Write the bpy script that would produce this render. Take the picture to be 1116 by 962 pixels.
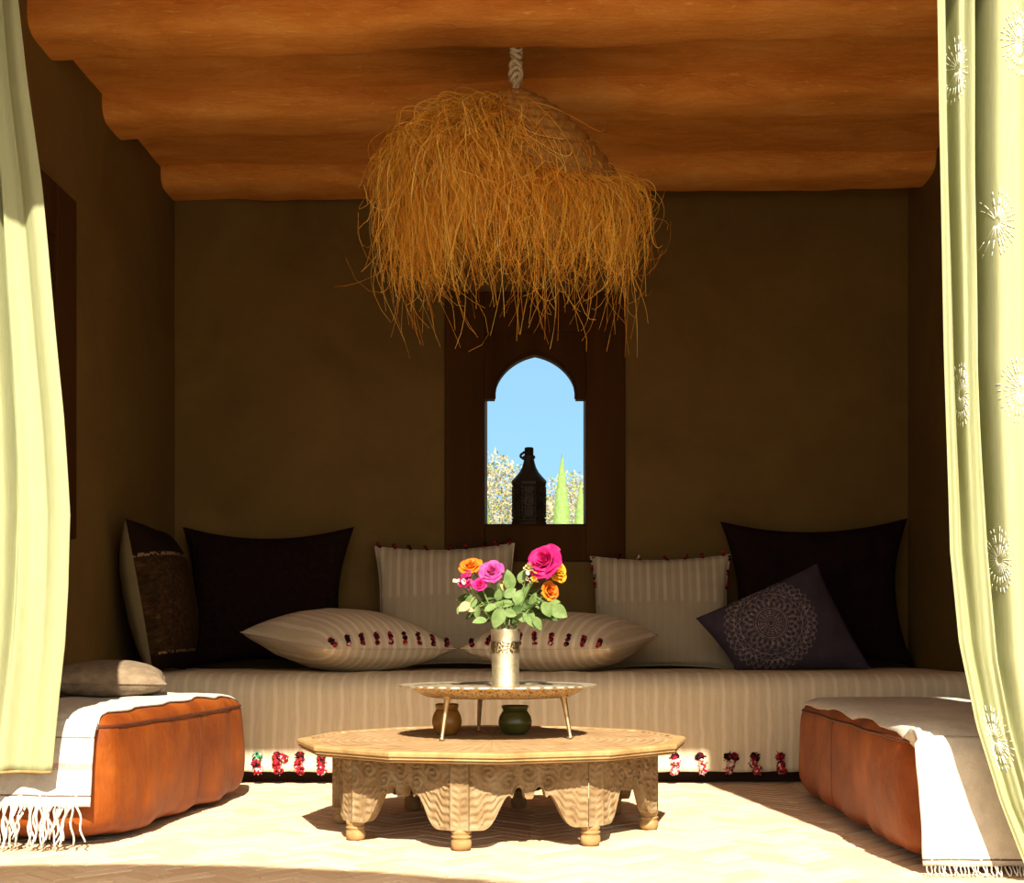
import bpy, math, random
from mathutils import Vector, Matrix, Euler, noise as mnoise

for o in list(bpy.data.objects):
    bpy.data.objects.remove(o)
SC = bpy.context.scene
COL = SC.collection
R = math.radians
PI = math.pi
random.seed(7)

# ------------------------------------------------------------------ camera
F = 1480.0            # focal length in pixels of the 1116 px wide frame
EYE = 0.54            # eye height above the floor
VX, VY = 590.0, 697.0  # pixel the camera axis passes through (lens shift)
cam_data = bpy.data.cameras.new('camera')
cam_data.sensor_width = 36.0
cam_data.lens = 36.0 * F / 1116.0
cam_data.shift_x = -(VX - 558.0) / 1116.0
cam_data.shift_y = (VY - 481.0) / 1116.0
cam = bpy.data.objects.new('camera', cam_data)
cam.location = (0, 0, EYE)
cam.rotation_euler = (R(90), 0, 0)
COL.objects.link(cam)
SC.camera = cam

# ------------------------------------------------------------------ view, sun, sky
SC.view_settings.view_transform = 'Standard'
SC.view_settings.look = 'None'
SC.view_settings.gamma = 1.0
SC.view_settings.use_curve_mapping = False
SC.view_settings.exposure = 1.2
SUN_DX = -0.13
SUN_SLOPE = 0.93
sd = bpy.data.lights.new('sun', 'SUN')
sd.energy = 6.2
sd.angle = R(0.6)
sd.color = (1.0, 0.91, 0.74)
sun = bpy.data.objects.new('sun', sd)
sun.rotation_euler = Vector((SUN_DX, 1.0, -SUN_SLOPE)).to_track_quat('-Z', 'Y').to_euler()
sun.location = (1, -6, 7)
COL.objects.link(sun)

world = bpy.data.worlds.new('sky')
SC.world = world
world.use_nodes = True
wn = world.node_tree
bg = wn.nodes['Background']
tc = wn.nodes.new('ShaderNodeTexCoord')
sep = wn.nodes.new('ShaderNodeSeparateXYZ')
wr = wn.nodes.new('ShaderNodeValToRGB')
wn.links.new(tc.outputs['Generated'], sep.inputs[0])
wn.links.new(sep.outputs['Z'], wr.inputs['Fac'])
wr.color_ramp.elements[0].position = 0.0
wr.color_ramp.elements[0].color = (0.46, 0.66, 0.80, 1)
wr.color_ramp.elements[1].position = 0.7
wr.color_ramp.elements[1].color = (0.27, 0.29, 0.29, 1)
e = wr.color_ramp.elements.new(0.10)
e.color = (0.30, 0.59, 0.83, 1)
e = wr.color_ramp.elements.new(0.28)
e.color = (0.25, 0.48, 0.70, 1)
# warm bright haze round the sun
dt = wn.nodes.new('ShaderNodeVectorMath'); dt.operation = 'DOT_PRODUCT'
wn.links.new(tc.outputs['Generated'], dt.inputs[0])
dt.inputs[1].default_value = Vector((-SUN_DX, -1.0, SUN_SLOPE)).normalized()
mxz = wn.nodes.new('ShaderNodeMath'); mxz.operation = 'MAXIMUM'; mxz.inputs[1].default_value = 0.0
wn.links.new(dt.outputs['Value'], mxz.inputs[0])
pw_ = wn.nodes.new('ShaderNodeMath'); pw_.operation = 'POWER'; pw_.inputs[1].default_value = 2.0
wn.links.new(mxz.outputs[0], pw_.inputs[0])
gl = wn.nodes.new('ShaderNodeMix'); gl.data_type = 'RGBA'; gl.blend_type = 'ADD'
gl.clamp_result = False
wn.links.new(pw_.outputs[0], gl.inputs[0])
wn.links.new(wr.outputs['Color'], gl.inputs[6])
gl.inputs[7].default_value = (2.1, 1.72, 1.22, 1)
wn.links.new(gl.outputs[2], bg.inputs['Color'])
bg.inputs['Strength'].default_value = 0.58


def at(x, y, Y):
    """world point seen at photo pixel x, y at depth Y"""
    return Vector(((x - VX) * Y / F, Y, EYE - (y - VY) * Y / F))


# ------------------------------------------------------------------ materials
class NT:
    def __init__(s, name, rough=0.8, metal=0.0, spec=0.3):
        s.m = bpy.data.materials.new(name)
        s.m.use_nodes = True
        s.t = s.m.node_tree
        s.b = s.t.nodes['Principled BSDF']
        s.b.inputs['Roughness'].default_value = rough
        s.b.inputs['Metallic'].default_value = metal
        s.b.inputs['Specular IOR Level'].default_value = spec
        s.tc = s.t.nodes.new('ShaderNodeTexCoord')

    def setin(s, sock, v):
        if isinstance(v, bpy.types.NodeSocket):
            s.t.links.new(v, sock)
        elif isinstance(v, (tuple, list)) and len(v) == 3 and sock.type == 'RGBA':
            sock.default_value = (*v, 1)
        else:
            sock.default_value = v

    def n(s, typ, ins=None, **attrs):
        nd = s.t.nodes.new('ShaderNode' + typ)
        for k, v in attrs.items():
            setattr(nd, k, v)
        for k, v in (ins or {}).items():
            s.setin(nd.inputs[k], v)
        return nd

    def math(s, op, a, b=0.0, c=None):
        nd = s.n('Math', operation=op)
        s.setin(nd.inputs[0], a)
        s.setin(nd.inputs[1], b)
        if c is not None:
            s.setin(nd.inputs[2], c)
        return nd.outputs[0]

    def obj(s):
        return s.tc.outputs['Object']

    def uv(s):
        return s.tc.outputs['UV']

    def xyz(s, vec):
        nd = s.n('SeparateXYZ', {0: vec})
        return nd.outputs[0], nd.outputs[1], nd.outputs[2]

    def scale(s, vec, sc):
        return s.n('Mapping', {'Vector': vec, 'Scale': sc}).outputs[0]

    def noise(s, vec, scale, detail=4.0, rough=0.55, dist=0.0):
        return s.n('TexNoise', {'Vector': vec, 'Scale': scale, 'Detail': detail, 'Roughness': rough, 'Distortion': dist}).outputs['Fac']

    def ramp(s, fac, stops, interp='LINEAR'):
        nd = s.n('ValToRGB', {'Fac': fac})
        cr = nd.color_ramp
        cr.interpolation = interp
        cr.elements[0].position = stops[0][0]
        cr.elements[0].color = (*stops[0][1], 1)
        cr.elements[1].position = stops[-1][0]
        cr.elements[1].color = (*stops[-1][1], 1)
        for p, c in stops[1:-1]:
            el = cr.elements.new(p)
            el.color = (*c, 1)
        return nd.outputs['Color']

    def mix(s, fac, a, b, blend='MIX'):
        nd = s.n('Mix', data_type='RGBA', blend_type=blend)
        s.setin(nd.inputs[0], fac)
        s.setin(nd.inputs[6], a)
        s.setin(nd.inputs[7], b)
        return nd.outputs[2]

    def color(s, c):
        s.setin(s.b.inputs['Base Color'], c)

    def bump(s, h, strength=0.4, dist=0.01):
        nd = s.n('Bump', {'Height': h, 'Strength': strength, 'Distance': dist})
        s.t.links.new(nd.outputs[0], s.b.inputs['Normal'])

    def translucent(s, col, fac):
        tr = s.n('BsdfTranslucent')
        s.setin(tr.inputs['Color'], col)
        mx = s.n('MixShader', {0: fac})
        s.t.links.new(s.b.outputs[0], mx.inputs[1])
        s.t.links.new(tr.outputs[0], mx.inputs[2])
        out = [q for q in s.t.nodes if q.type == 'OUTPUT_MATERIAL'][0]
        s.t.links.new(mx.outputs[0], out.inputs['Surface'])


def simple(name, c1, c2, scale=8.0, rough=0.8, metal=0.0, bump=0.0, bscale=None, stretch=(1, 1, 1), spec=0.3, detail=5.0, dist=0.01):
    t = NT(name, rough, metal, spec)
    v = t.scale(t.obj(), stretch)
    f = t.noise(v, scale, detail)
    t.color(t.ramp(f, [(0.3, c1), (0.7, c2)]))
    if bump:
        t.bump(t.noise(v, bscale or scale * 4, 5.0, 0.65), bump, dist)
    return t.m


def cloth_weave(t, strength=0.25, freq=900.0):
    x, y, z = t.xyz(t.obj())
    h = t.noise(t.scale(t.obj(), (1, 1, 1)), 220.0, 2.0)
    h2 = t.noise(t.obj(), 14.0, 3.0)
    t.bump(t.math('ADD', t.math('MULTIPLY', h, 0.25), h2), strength, 0.012)


M = {}
# wall plaster (tadelakt, olive brown)
t = NT('olive_brown_plaster', 0.75, spec=0.15)
f1 = t.noise(t.obj(), 2.2, 6.0, 0.6, 0.4)
f2 = t.noise(t.obj(), 14.0, 5.0, 0.65)
c = t.ramp(f1, [(0.25, (0.090, 0.056, 0.013)), (0.5, (0.128, 0.082, 0.021)), (0.8, (0.17, 0.115, 0.033))])
c = t.mix(t.math('MULTIPLY', f2, 0.5), c, (0.11, 0.07, 0.02))
t.color(c)
t.bump(t.math('ADD', t.noise(t.obj(), 7.0, 6.0, 0.6, 0.6), t.math('MULTIPLY', f2, 0.35)), 0.35, 0.02)
M['wall'] = t.m

# ceiling / beams: orange clay and straw render, streaked along the beams
t = NT('orange_straw_clay', 0.85, spec=0.1)
v = t.scale(t.obj(), (1.0, 2.6, 3.4))
f1 = t.noise(v, 3.0, 8.0, 0.65, 0.5)
f2 = t.noise(t.scale(t.obj(), (2.0, 12.0, 12.0)), 9.0, 6.0, 0.7, 0.8)
c = t.ramp(f1, [(0.25, (0.50, 0.18, 0.028)), (0.5, (0.70, 0.29, 0.058)), (0.8, (0.82, 0.43, 0.13))])
c = t.mix(t.ramp(f2, [(0.58, (0, 0, 0)), (0.72, (1, 1, 1))]), c, (0.90, 0.55, 0.20))
t.color(c)
t.bump(t.math('ADD', f1, t.math('MULTIPLY', f2, 0.7)), 0.7, 0.02)
M['ceiling'] = t.m

# floor bricks: colour per brick from the mesh's own attribute
t = NT('pale_terracotta_brick', 0.8, spec=0.15)
at_ = t.n('Attribute', attribute_name='brick_tone')
f1 = t.noise(t.obj(), 30.0, 6.0, 0.65)
c = t.ramp(at_.outputs['Fac'], [(0.0, (0.53, 0.365, 0.225)), (0.45, (0.595, 0.43, 0.285)), (1.0, (0.66, 0.50, 0.355))])
c = t.mix(t.math('MULTIPLY', f1, 0.35), c, (0.50, 0.35, 0.225))
t.color(c)
t.bump(f1, 0.25, 0.004)
M['brick'] = t.m
M['grout'] = simple('sandy_grout', (0.56, 0.42, 0.28), (0.66, 0.51, 0.36), 20, 0.9, bump=0.2)
M['terrace'] = simple('sandy_terrace', (0.55, 0.42, 0.30), (0.66, 0.52, 0.38), 6, 0.9, bump=0.2)
M['soil'] = simple('dry_garden_soil', (0.32, 0.24, 0.14), (0.5, 0.4, 0.25), 4, 0.95, bump=0.4)
M['dark_wood'] = simple('dark_walnut', (0.034, 0.0135, 0.0028), (0.062, 0.027, 0.0065), 6, 0.7, bump=0.3, spec=0.04, stretch=(1, 1, 0.12), bscale=30)
M['shutter'] = simple('blackened_wood', (0.020, 0.009, 0.0025), (0.036, 0.017, 0.005), 7, 0.7, bump=0.3, spec=0.04, stretch=(1, 1, 0.1), bscale=30)
M['plinth'] = simple('dark_brown_plinth', (0.05, 0.022, 0.010), (0.085, 0.04, 0.018), 9, 0.85, bump=0.2)
M['mattress'] = simple('undyed_mattress_ticking', (0.45, 0.36, 0.25), (0.55, 0.45, 0.32), 9, 0.9)


def stripes(name, base, line, period, duty, half=None, rough=0.95, wob=0.004, edge_pink=None):
    """woven stripes running along local y, optional fade to plain below a height"""
    t = NT(name, rough, spec=0.05)
    x, y, z = t.xyz(t.obj())
    xw = t.math('ADD', x, t.math('MULTIPLY', t.noise(t.obj(), 9.0, 2.0), wob))
    ph = t.math('FRACT', t.math('MULTIPLY', xw, 1.0 / period))
    d = t.math('ABSOLUTE', t.math('SUBTRACT', ph, 0.5))
    m = t.ramp(d, [(duty * 0.5 - 0.05, (1, 1, 1)), (duty * 0.5 + 0.05, (0, 0, 0))])
    # every other thread pair weaker
    ph2 = t.math('FRACT', t.math('MULTIPLY', xw, 0.5 / period))
    m = t.mix(t.math('MULTIPLY', t.math('GREATER_THAN', ph2, 0.5), 0.45), m, (0, 0, 0))
    if half is not None:
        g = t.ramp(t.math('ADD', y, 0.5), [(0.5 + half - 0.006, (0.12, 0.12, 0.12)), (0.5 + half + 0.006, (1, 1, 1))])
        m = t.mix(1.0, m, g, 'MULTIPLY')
    n1 = t.noise(t.scale(t.obj(), (8, 0.6, 1)), 16.0, 4.0)
    b = t.ramp(n1, [(0.3, tuple(q * 0.88 for q in base)), (0.7, base)])
    c = t.mix(m, b, line)
    t.color(c)
    cloth_weave(t, 0.3)
    return t.m


M['sofa_cloth'] = stripes('striped_ivory_wool_cover', (0.61, 0.50, 0.335), (0.675, 0.57, 0.41), 0.042, 0.34, wob=0.022)
M['cushion_stripe'] = stripes('ivory_striped_wool', (0.58, 0.46, 0.30), (0.68, 0.565, 0.40), 0.036, 0.4)
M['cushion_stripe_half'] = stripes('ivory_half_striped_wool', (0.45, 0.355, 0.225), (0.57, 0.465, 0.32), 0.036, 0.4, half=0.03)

# pompoms: flecked wool
def pompom_mat(name, cols):
    t = NT(name, 0.95, spec=0.05)
    vo = t.n('TexVoronoi', {'Vector': t.obj(), 'Scale': 120.0})
    g = t.xyz(vo.outputs['Color'])[0]
    k = len(cols)
    t.color(t.ramp(g, [(i / k, c_) for i, c_ in enumerate(cols)], 'CONSTANT'))
    return t.m

red, crim, maroon, blk, wht, grn = (0.55, 0.03, 0.03), (0.42, 0.015, 0.05), (0.10, 0.012, 0.014), (0.012, 0.010, 0.012), (0.75, 0.62, 0.55), (0.10, 0.35, 0.16)
M['pom_red'] = pompom_mat('red_flecked_pompom', [red, wht, crim, red, maroon, crim])
M['pom_dark'] = pompom_mat('black_flecked_pompom', [blk, maroon, blk, crim, maroon, blk])
M['pom_maroon'] = pompom_mat('maroon_pompom', [maroon, crim, red, maroon, blk])
M['pom_green'] = pompom_mat('green_flecked_pompom', [grn, grn, wht, grn, blk])
M['pom_pink'] = pompom_mat('pink_white_pompom', [wht, red, wht, crim, red, wht])

# big dark cushions
def velvet(name, a, b, sc=26.0):
    t = NT(name, 0.9, spec=0.03)
    vo = t.n('TexVoronoi', {'Vector': t.scale(t.obj(), (1, 1, 0.3)), 'Scale': sc * 2.2}, feature='SMOOTH_F1')
    t.color(t.ramp(vo.outputs['Distance'], [(0.1, a), (0.6, b)]))
    t.bump(vo.outputs['Distance'], 0.5, 0.01)
    return t.m

M['dark_quilt'] = velvet('near_black_woven_wool', (0.012, 0.0055, 0.0045), (0.022, 0.010, 0.007))
M['dark_plain'] = simple('near_black_cotton', (0.012, 0.0055, 0.005), (0.022, 0.010, 0.009), 12, 0.95, bump=0.2, spec=0.03)
M['kilim_back'] = simple('cream_cotton_backing', (0.27, 0.21, 0.115), (0.33, 0.26, 0.15), 10, 0.95, bump=0.25, bscale=18)

t = NT('dark_brown_kilim', 0.95, spec=0.05)
x, y, z = t.xyz(t.obj())
n1 = t.noise(t.scale(t.obj(), (40, 40, 8)), 1.6, 5.0, 0.7)
c = t.ramp(n1, [(0.35, (0.018, 0.0085, 0.003)), (0.6, (0.05, 0.024, 0.008)), (0.78, (0.14, 0.08, 0.03))])
inner = t.math('MULTIPLY', t.math('LESS_THAN', y, 0.15), t.math('GREATER_THAN', y, -0.22))
c = t.mix(t.math('SUBTRACT', 1.0, inner), c, (0.014, 0.006, 0.003))
ln = t.math('LESS_THAN', t.math('ABSOLUTE', t.math('SUBTRACT', y, 0.155)), 0.007)
ln2 = t.math('LESS_THAN', t.math('ABSOLUTE', t.math('ADD', y, 0.225)), 0.005)
dash = t.math('GREATER_THAN', t.noise(t.obj(), 60.0, 1.0), 0.45)
c = t.mix(t.math('MULTIPLY', t.math('MAXIMUM', ln, ln2), t.math('MULTIPLY', dash, 0.8)), c, (0.24, 0.15, 0.07))
blk_ = t.math('MULTIPLY', t.math('GREATER_THAN', x, 0.06), t.math('MULTIPLY', t.math('GREATER_THAN', y, -0.09), t.math('LESS_THAN', y, 0.12)))
c = t.mix(t.math('MULTIPLY', blk_, 0.6), c, (0.13, 0.052, 0.014))
t.color(c)
t.bump(n1, 0.4, 0.006)
M['kilim'] = t.m

# mandala cushion cloth
t = NT('grey_violet_velvet_with_printed_medallion', 0.9, spec=0.05)
x, y, z = t.xyz(t.obj())
r = t.math('SQRT', t.math('ADD', t.math('MULTIPLY', x, x), t.math('MULTIPLY', y, y)))
th = t.math('ARCTAN2', y, x)
n1 = t.noise(t.obj(), 14.0, 5.0)
base = t.ramp(n1, [(0.3, (0.064, 0.048, 0.062)), (0.7, (0.098, 0.074, 0.092))])
acc = None
def add_line(sock):
    global acc
    acc = sock if acc is None else t.math('MAXIMUM', acc, sock)
def ring(r0, w):
    add_line(t.math('LESS_THAN', t.math('ABSOLUTE', t.math('SUBTRACT', r, r0)), w))
def scallop(r0, a, nn, w, ph=0.0):
    s_ = t.math('ABSOLUTE', t.math('SINE', t.math('MULTIPLY_ADD', th, nn * 0.5, ph)))
    add_line(t.math('LESS_THAN', t.math('ABSOLUTE', t.math('SUBTRACT', r, t.math('MULTIPLY_ADD', s_, a, r0))), w))
def spokes(r0, r1, nn, duty):
    s_ = t.math('GREATER_THAN', t.math('SINE', t.math('MULTIPLY', th, nn)), duty)
    b_ = t.math('MULTIPLY', t.math('GREATER_THAN', r, r0), t.math('LESS_THAN', r, r1))
    add_line(t.math('MULTIPLY', s_, b_))
for q in (0.012, 0.022, 0.032, 0.042, 0.052):
    ring(q, 0.0016)
spokes(0.008, 0.052, 16, 0.75)
ring(0.062, 0.003); ring(0.070, 0.0014)
spokes(0.074, 0.092, 24, 0.2)
scallop(0.090, 0.022, 20, 0.0030); scallop(0.098, 0.026, 20, 0.0022)
scallop(0.080, 0.020, 20, 0.0018, 1.57)
ring(0.128, 0.0022)
scallop(0.132, 0.012, 36, 0.0022); ring(0.149, 0.0024); spokes(0.150, 0.160, 44, 0.1)
scallop(0.158, 0.020, 36, 0.0030); scallop(0.166, 0.022, 36, 0.0022, 1.57)
wear = t.ramp(t.noise(t.obj(), 38.0, 4.0, 0.7), [(0.38, (0.25, 0.25, 0.25)), (0.6, (0.85, 0.85, 0.85))])
front = t.math('GREATER_THAN', z, 0.0)
fac = t.math('MULTIPLY', t.math('MULTIPLY', acc, front), t.xyz(wear)[0])
t.color(t.mix(fac, base, (0.42, 0.33, 0.29)))
t.bump(n1, 0.25, 0.008)
M['mandala'] = t.m

# leather
t = NT('tan_orange_leather', 0.55, spec=0.2)
f1 = t.noise(t.obj(), 4.0, 5.0, 0.6, 0.3)
f2 = t.noise(t.scale(t.obj(), (1, 1, 0.35)), 22.0, 5.0, 0.65)
c = t.ramp(f1, [(0.30, (0.15, 0.032, 0.005)), (0.5, (0.27, 0.066, 0.008)), (0.72, (0.40, 0.115, 0.012))])
c = t.mix(t.ramp(f2, [(0.55, (0, 0, 0)), (0.8, (0.4, 0.4, 0.4))]), c, (0.46, 0.19, 0.05))
t.color(c)
t.bump(t.math('ADD', f1, t.math('MULTIPLY', f2, 0.4)), 0.5, 0.02)
M['leather'] = t.m
M['seam'] = simple('dark_leather_seam', (0.10, 0.02, 0.005), (0.16, 0.04, 0.01), 20, 0.6)

# white blanket with thin woven bands (uv.y = metres from the hem)
t = NT('white_wool_with_woven_bands', 0.95, spec=0.05)
u_, v_, w_ = t.xyz(t.uv())
n1 = t.noise(t.scale(t.obj(), (30, 30, 30)), 1.4, 5.0, 0.7)
c = t.ramp(n1, [(0.35, (0.66, 0.60, 0.52)), (0.65, (0.80, 0.75, 0.67))])
vw = t.math('ADD', v_, t.math('MULTIPLY', t.noise(t.obj(), 8.0, 2.0), 0.006))
def band(p, w, col, k, c):
    b_ = t.math('LESS_THAN', t.math('ABSOLUTE', t.math('SUBTRACT', vw, p)), w)
    d_ = t.math('GREATER_THAN', t.noise(t.obj(), 90.0, 2.0), 0.36)
    return t.mix(t.math('MULTIPLY', t.math('MULTIPLY', b_, d_), k), c, col)
c = band(0.030, 0.0022, (0.12, 0.06, 0.04), 0.9, c)
c = band(0.105, 0.009, (0.50, 0.16, 0.14), 0.55, c)
c = band(0.180, 0.0022, (0.25, 0.10, 0.07), 0.8, c)
t.color(c)
cloth_weave(t, 0.3)
M['blanket'] = t.m

t = NT('cream_linen_cloth', 0.95, spec=0.05)
u_, v_, w_ = t.xyz(t.uv())
n1 = t.noise(t.scale(t.obj(), (20, 20, 20)), 1.4, 5.0, 0.7)
c = t.ramp(n1, [(0.35, (0.62, 0.55, 0.45)), (0.65, (0.75, 0.68, 0.57))])
vw = t.math('ADD', v_, t.math('MULTIPLY', t.noise(t.obj(), 8.0, 2.0), 0.006))
c = band(0.018, 0.0025, (0.10, 0.06, 0.04), 0.9, c)
t.color(c)
cloth_weave(t, 0.35)
M['linen'] = t.m
M['fringe'] = simple('white_wool_fringe', (0.66, 0.58, 0.46), (0.84, 0.77, 0.66), 30, 0.95)
M['grey_linen'] = simple('grey_brown_linen', (0.15, 0.105, 0.062), (0.26, 0.19, 0.12), 34, 0.95, bump=0.35, bscale=90)

# carved table wood
def carved(name, c1, c2, c3, sc=16.0, strength=0.8):
    t = NT(name, 0.75, spec=0.2)
    f1 = t.noise(t.obj(), sc, 6.0, 0.65)
    f2 = t.noise(t.scale(t.obj(), (1, 1, 0.3)), sc * 5, 4.0, 0.6)
    c = t.ramp(f1, [(0.3, c1), (0.52, c2), (0.75, c3)])
    t.color(t.mix(t.math('MULTIPLY', f2, 0.35), c, c1))
    t.bump(t.math('ADD', f1, f2), 0.35, 0.006)
    return t.m
M['table_wood'] = carved('weathered_honey_wood', (0.27, 0.155, 0.052), (0.40, 0.255, 0.095), (0.48, 0.34, 0.15))
t = NT('carved_honey_wood_top', 0.75, spec=0.2)
x, y, z = t.xyz(t.obj())
r = t.math('SQRT', t.math('ADD', t.math('MULTIPLY', x, x), t.math('MULTIPLY', y, y)))
th = t.math('ARCTAN2', y, x)
rings = t.math('SINE', t.math('MULTIPLY', r, 230.0))
pet = t.math('SINE', t.math('MULTIPLY_ADD', r, 120.0, t.math('MULTIPLY', th, 36.0)))
pet2 = t.math('SINE', t.math('MULTIPLY_ADD', r, -120.0, t.math('MULTIPLY', th, 36.0)))
carve = t.math('ADD', t.math('MULTIPLY', pet, pet2), t.math('MULTIPLY', rings, 0.25))
f1 = t.noise(t.obj(), 14.0, 6.0, 0.65)
c = t.ramp(f1, [(0.3, (0.30, 0.175, 0.070)), (0.52, (0.42, 0.27, 0.12)), (0.75, (0.50, 0.35, 0.18))])
c = t.mix(t.ramp(carve, [(0.0, (0.3, 0.3, 0.3)), (0.5, (0, 0, 0))]), c, (0.24, 0.12, 0.045))
t.color(c)
t.bump(carve, 0.6, 0.006)
M['table_top'] = t.m
M['carved'] = carved('carved_grey_honey_wood', (0.25, 0.145, 0.050), (0.40, 0.27, 0.12), (0.50, 0.385, 0.21), 26.0)

# metals
def metal(name, c1, c2, rough, sc=40, dots=False, bump=0.25):
    t = NT(name, rough, 1.0, 0.5)
    f1 = t.noise(t.obj(), sc, 5.0, 0.6)
    c = t.ramp(f1, [(0.3, c1), (0.7, c2)])
    h = f1
    if dots:
        vo = t.n('TexVoronoi', {'Vector': t.obj(), 'Scale': 130.0})
        d = t.ramp(vo.outputs['Distance'], [(0.25, (1, 1, 1)), (0.45, (0, 0, 0))])
        c = t.mix(t.math('MULTIPLY', t.xyz(d)[0], 0.8), c, (0.07, 0.04, 0.015))
        h = vo.outputs['Distance']
    t.color(c)
    t.bump(h, bump, 0.004)
    return t.m
M['tray_metal'] = metal('engraved_silvered_brass', (0.62, 0.50, 0.30), (0.88, 0.80, 0.62), 0.5)
M['tray_pierced'] = metal('pierced_brass_band', (0.58, 0.42, 0.22), (0.80, 0.64, 0.40), 0.5, dots=True)
M['leg_metal'] = metal('worn_brass_leg', (0.42, 0.30, 0.15), (0.66, 0.52, 0.30), 0.45)
M['vase_metal'] = metal('hammered_nickel_silver', (0.62, 0.54, 0.36), (0.86, 0.79, 0.60), 0.48, 60)
M['vase_relief'] = metal('embossed_nickel_silver', (0.45, 0.36, 0.20), (0.75, 0.65, 0.45), 0.32, 60, dots=True, bump=0.6)
M['lantern'] = simple('blackened_iron', (0.030, 0.019, 0.010), (0.06, 0.040, 0.022), 40, 0.6, bump=0.3)
M['pot_ochre'] = simple('ochre_glazed_clay', (0.42, 0.22, 0.035), (0.55, 0.31, 0.06), 14, 0.35, spec=0.5)
M['pot_green'] = simple('moss_green_glazed_clay', (0.075, 0.095, 0.016), (0.13, 0.15, 0.03), 14, 0.3, spec=0.5)
M['rope'] = simple('bleached_cotton_rope', (0.42, 0.32, 0.18), (0.62, 0.50, 0.32), 60, 0.95, bump=0.5, bscale=140)

t = NT('golden_raffia', 0.6, spec=0.3)
oi = t.n('NewGeometry').outputs['Random Per Island']
t.color(t.ramp(oi, [(0.0, (0.48, 0.16, 0.010)), (0.35, (0.86, 0.37, 0.022)), (0.7, (0.97, 0.54, 0.05)), (1.0, (0.98, 0.70, 0.16))]))
t.translucent((0.92, 0.46, 0.04), 0.28)
M['raffia'] = t.m
t = NT('coiled_palm_weave', 0.75, spec=0.2)
f1 = t.noise(t.obj(), 60.0, 4.0)
t.color(t.ramp(f1, [(0.3, (0.40, 0.17, 0.026)), (0.7, (0.66, 0.34, 0.07))]))
t.bump(f1, 0.6, 0.006)
M['coil'] = t.m

# curtain
t = NT('pale_green_linen_voile', 0.9, spec=0.05)
n1 = t.noise(t.scale(t.obj(), (60, 60, 4)), 4.0, 4.0, 0.7)
c = t.ramp(n1, [(0.3, (0.40, 0.425, 0.225)), (0.7, (0.48, 0.50, 0.285))])
t.color(c)
t.bump(n1, 0.3, 0.004)
t.translucent((0.54, 0.43, 0.10), 0.37)
M['curtain'] = t.m
M['embroidery'] = simple('ivory_embroidery_thread', (0.80, 0.80, 0.66), (0.88, 0.88, 0.76), 30, 0.6)
M['hem'] = simple('brown_curtain_hem', (0.30, 0.19, 0.07), (0.42, 0.30, 0.13), 40, 0.9)
M['rod'] = simple('blackened_iron_rod', (0.03, 0.02, 0.015), (0.06, 0.04, 0.03), 20, 0.5)

# flowers
def petal(name, a, b, tr=0.25):
    t = NT(name, 0.6, spec=0.2)
    f1 = t.noise(t.obj(), 45.0, 3.0)
    t.color(t.ramp(f1, [(0.3, a), (0.7, b)]))
    t.translucent(b, tr)
    return t.m
M['magenta'] = petal('magenta_petal', (0.50, 0.006, 0.11), (0.64, 0.018, 0.17))
M['violet'] = petal('violet_pink_petal', (0.52, 0.03, 0.21), (0.66, 0.09, 0.33))
M['crimson'] = petal('crimson_petal', (0.55, 0.008, 0.13), (0.72, 0.02, 0.22))
M['orange'] = petal('orange_petal', (0.66, 0.11, 0.008), (0.76, 0.22, 0.015))
M['amber'] = petal('amber_petal', (0.74, 0.27, 0.01), (0.80, 0.40, 0.03))
M['cream_petal'] = petal('cream_green_petal', (0.48, 0.42, 0.15), (0.58, 0.52, 0.24))
M['blush'] = petal('pale_blush_petal', (0.80, 0.60, 0.55), (0.85, 0.74, 0.66))
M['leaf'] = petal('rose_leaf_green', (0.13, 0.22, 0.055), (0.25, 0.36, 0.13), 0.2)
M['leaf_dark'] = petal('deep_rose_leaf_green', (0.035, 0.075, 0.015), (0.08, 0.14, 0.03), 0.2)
M['leaf_tan'] = petal('peach_tinted_leaf', (0.62, 0.40, 0.18), (0.60, 0.50, 0.22), 0.2)
M['stem'] = simple('green_stem', (0.10, 0.17, 0.04), (0.17, 0.25, 0.07), 20, 0.6)

# garden
M['olive_leaf'] = petal('silvery_olive_leaf', (0.26, 0.235, 0.12), (0.42, 0.38, 0.22), 0.25)
M['blossom'] = petal('pale_blossom', (0.50, 0.42, 0.34), (0.58, 0.52, 0.45), 0.25)
M['blade'] = petal('bright_green_blade', (0.22, 0.38, 0.10), (0.36, 0.52, 0.19), 0.35)
M['spear'] = petal('dark_green_spear', (0.10, 0.20, 0.05), (0.18, 0.30, 0.09), 0.2)
M['bark'] = simple('grey_bark', (0.20, 0.16, 0.11), (0.32, 0.27, 0.20), 12, 0.9)
M['canvas'] = simple('sand_canvas', (0.55, 0.45, 0.32), (0.62, 0.52, 0.38), 12, 0.9)


def tone(name, k):
    """scale a material's own colour by a constant"""
    t = M[name].node_tree
    kk = k if isinstance(k, tuple) else (k, k, k)
    for nd in list(t.nodes):
        sock = nd.inputs.get('Base Color') if nd.type == 'BSDF_PRINCIPLED' else (nd.inputs.get('Color') if nd.type == 'BSDF_TRANSLUCENT' else None)
        if sock is None: continue
        if sock.is_linked:
            mx = t.nodes.new('ShaderNodeMix'); mx.data_type = 'RGBA'; mx.blend_type = 'MULTIPLY'
            mx.inputs[0].default_value = 1.0
            t.links.new(sock.links[0].from_socket, mx.inputs[6])
            mx.inputs[7].default_value = (*kk, 1)
            t.links.new(mx.outputs[2], sock)
        else:
            c_ = sock.default_value
            sock.default_value = (c_[0] * kk[0], c_[1] * kk[1], c_[2] * kk[2], 1)

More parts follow.
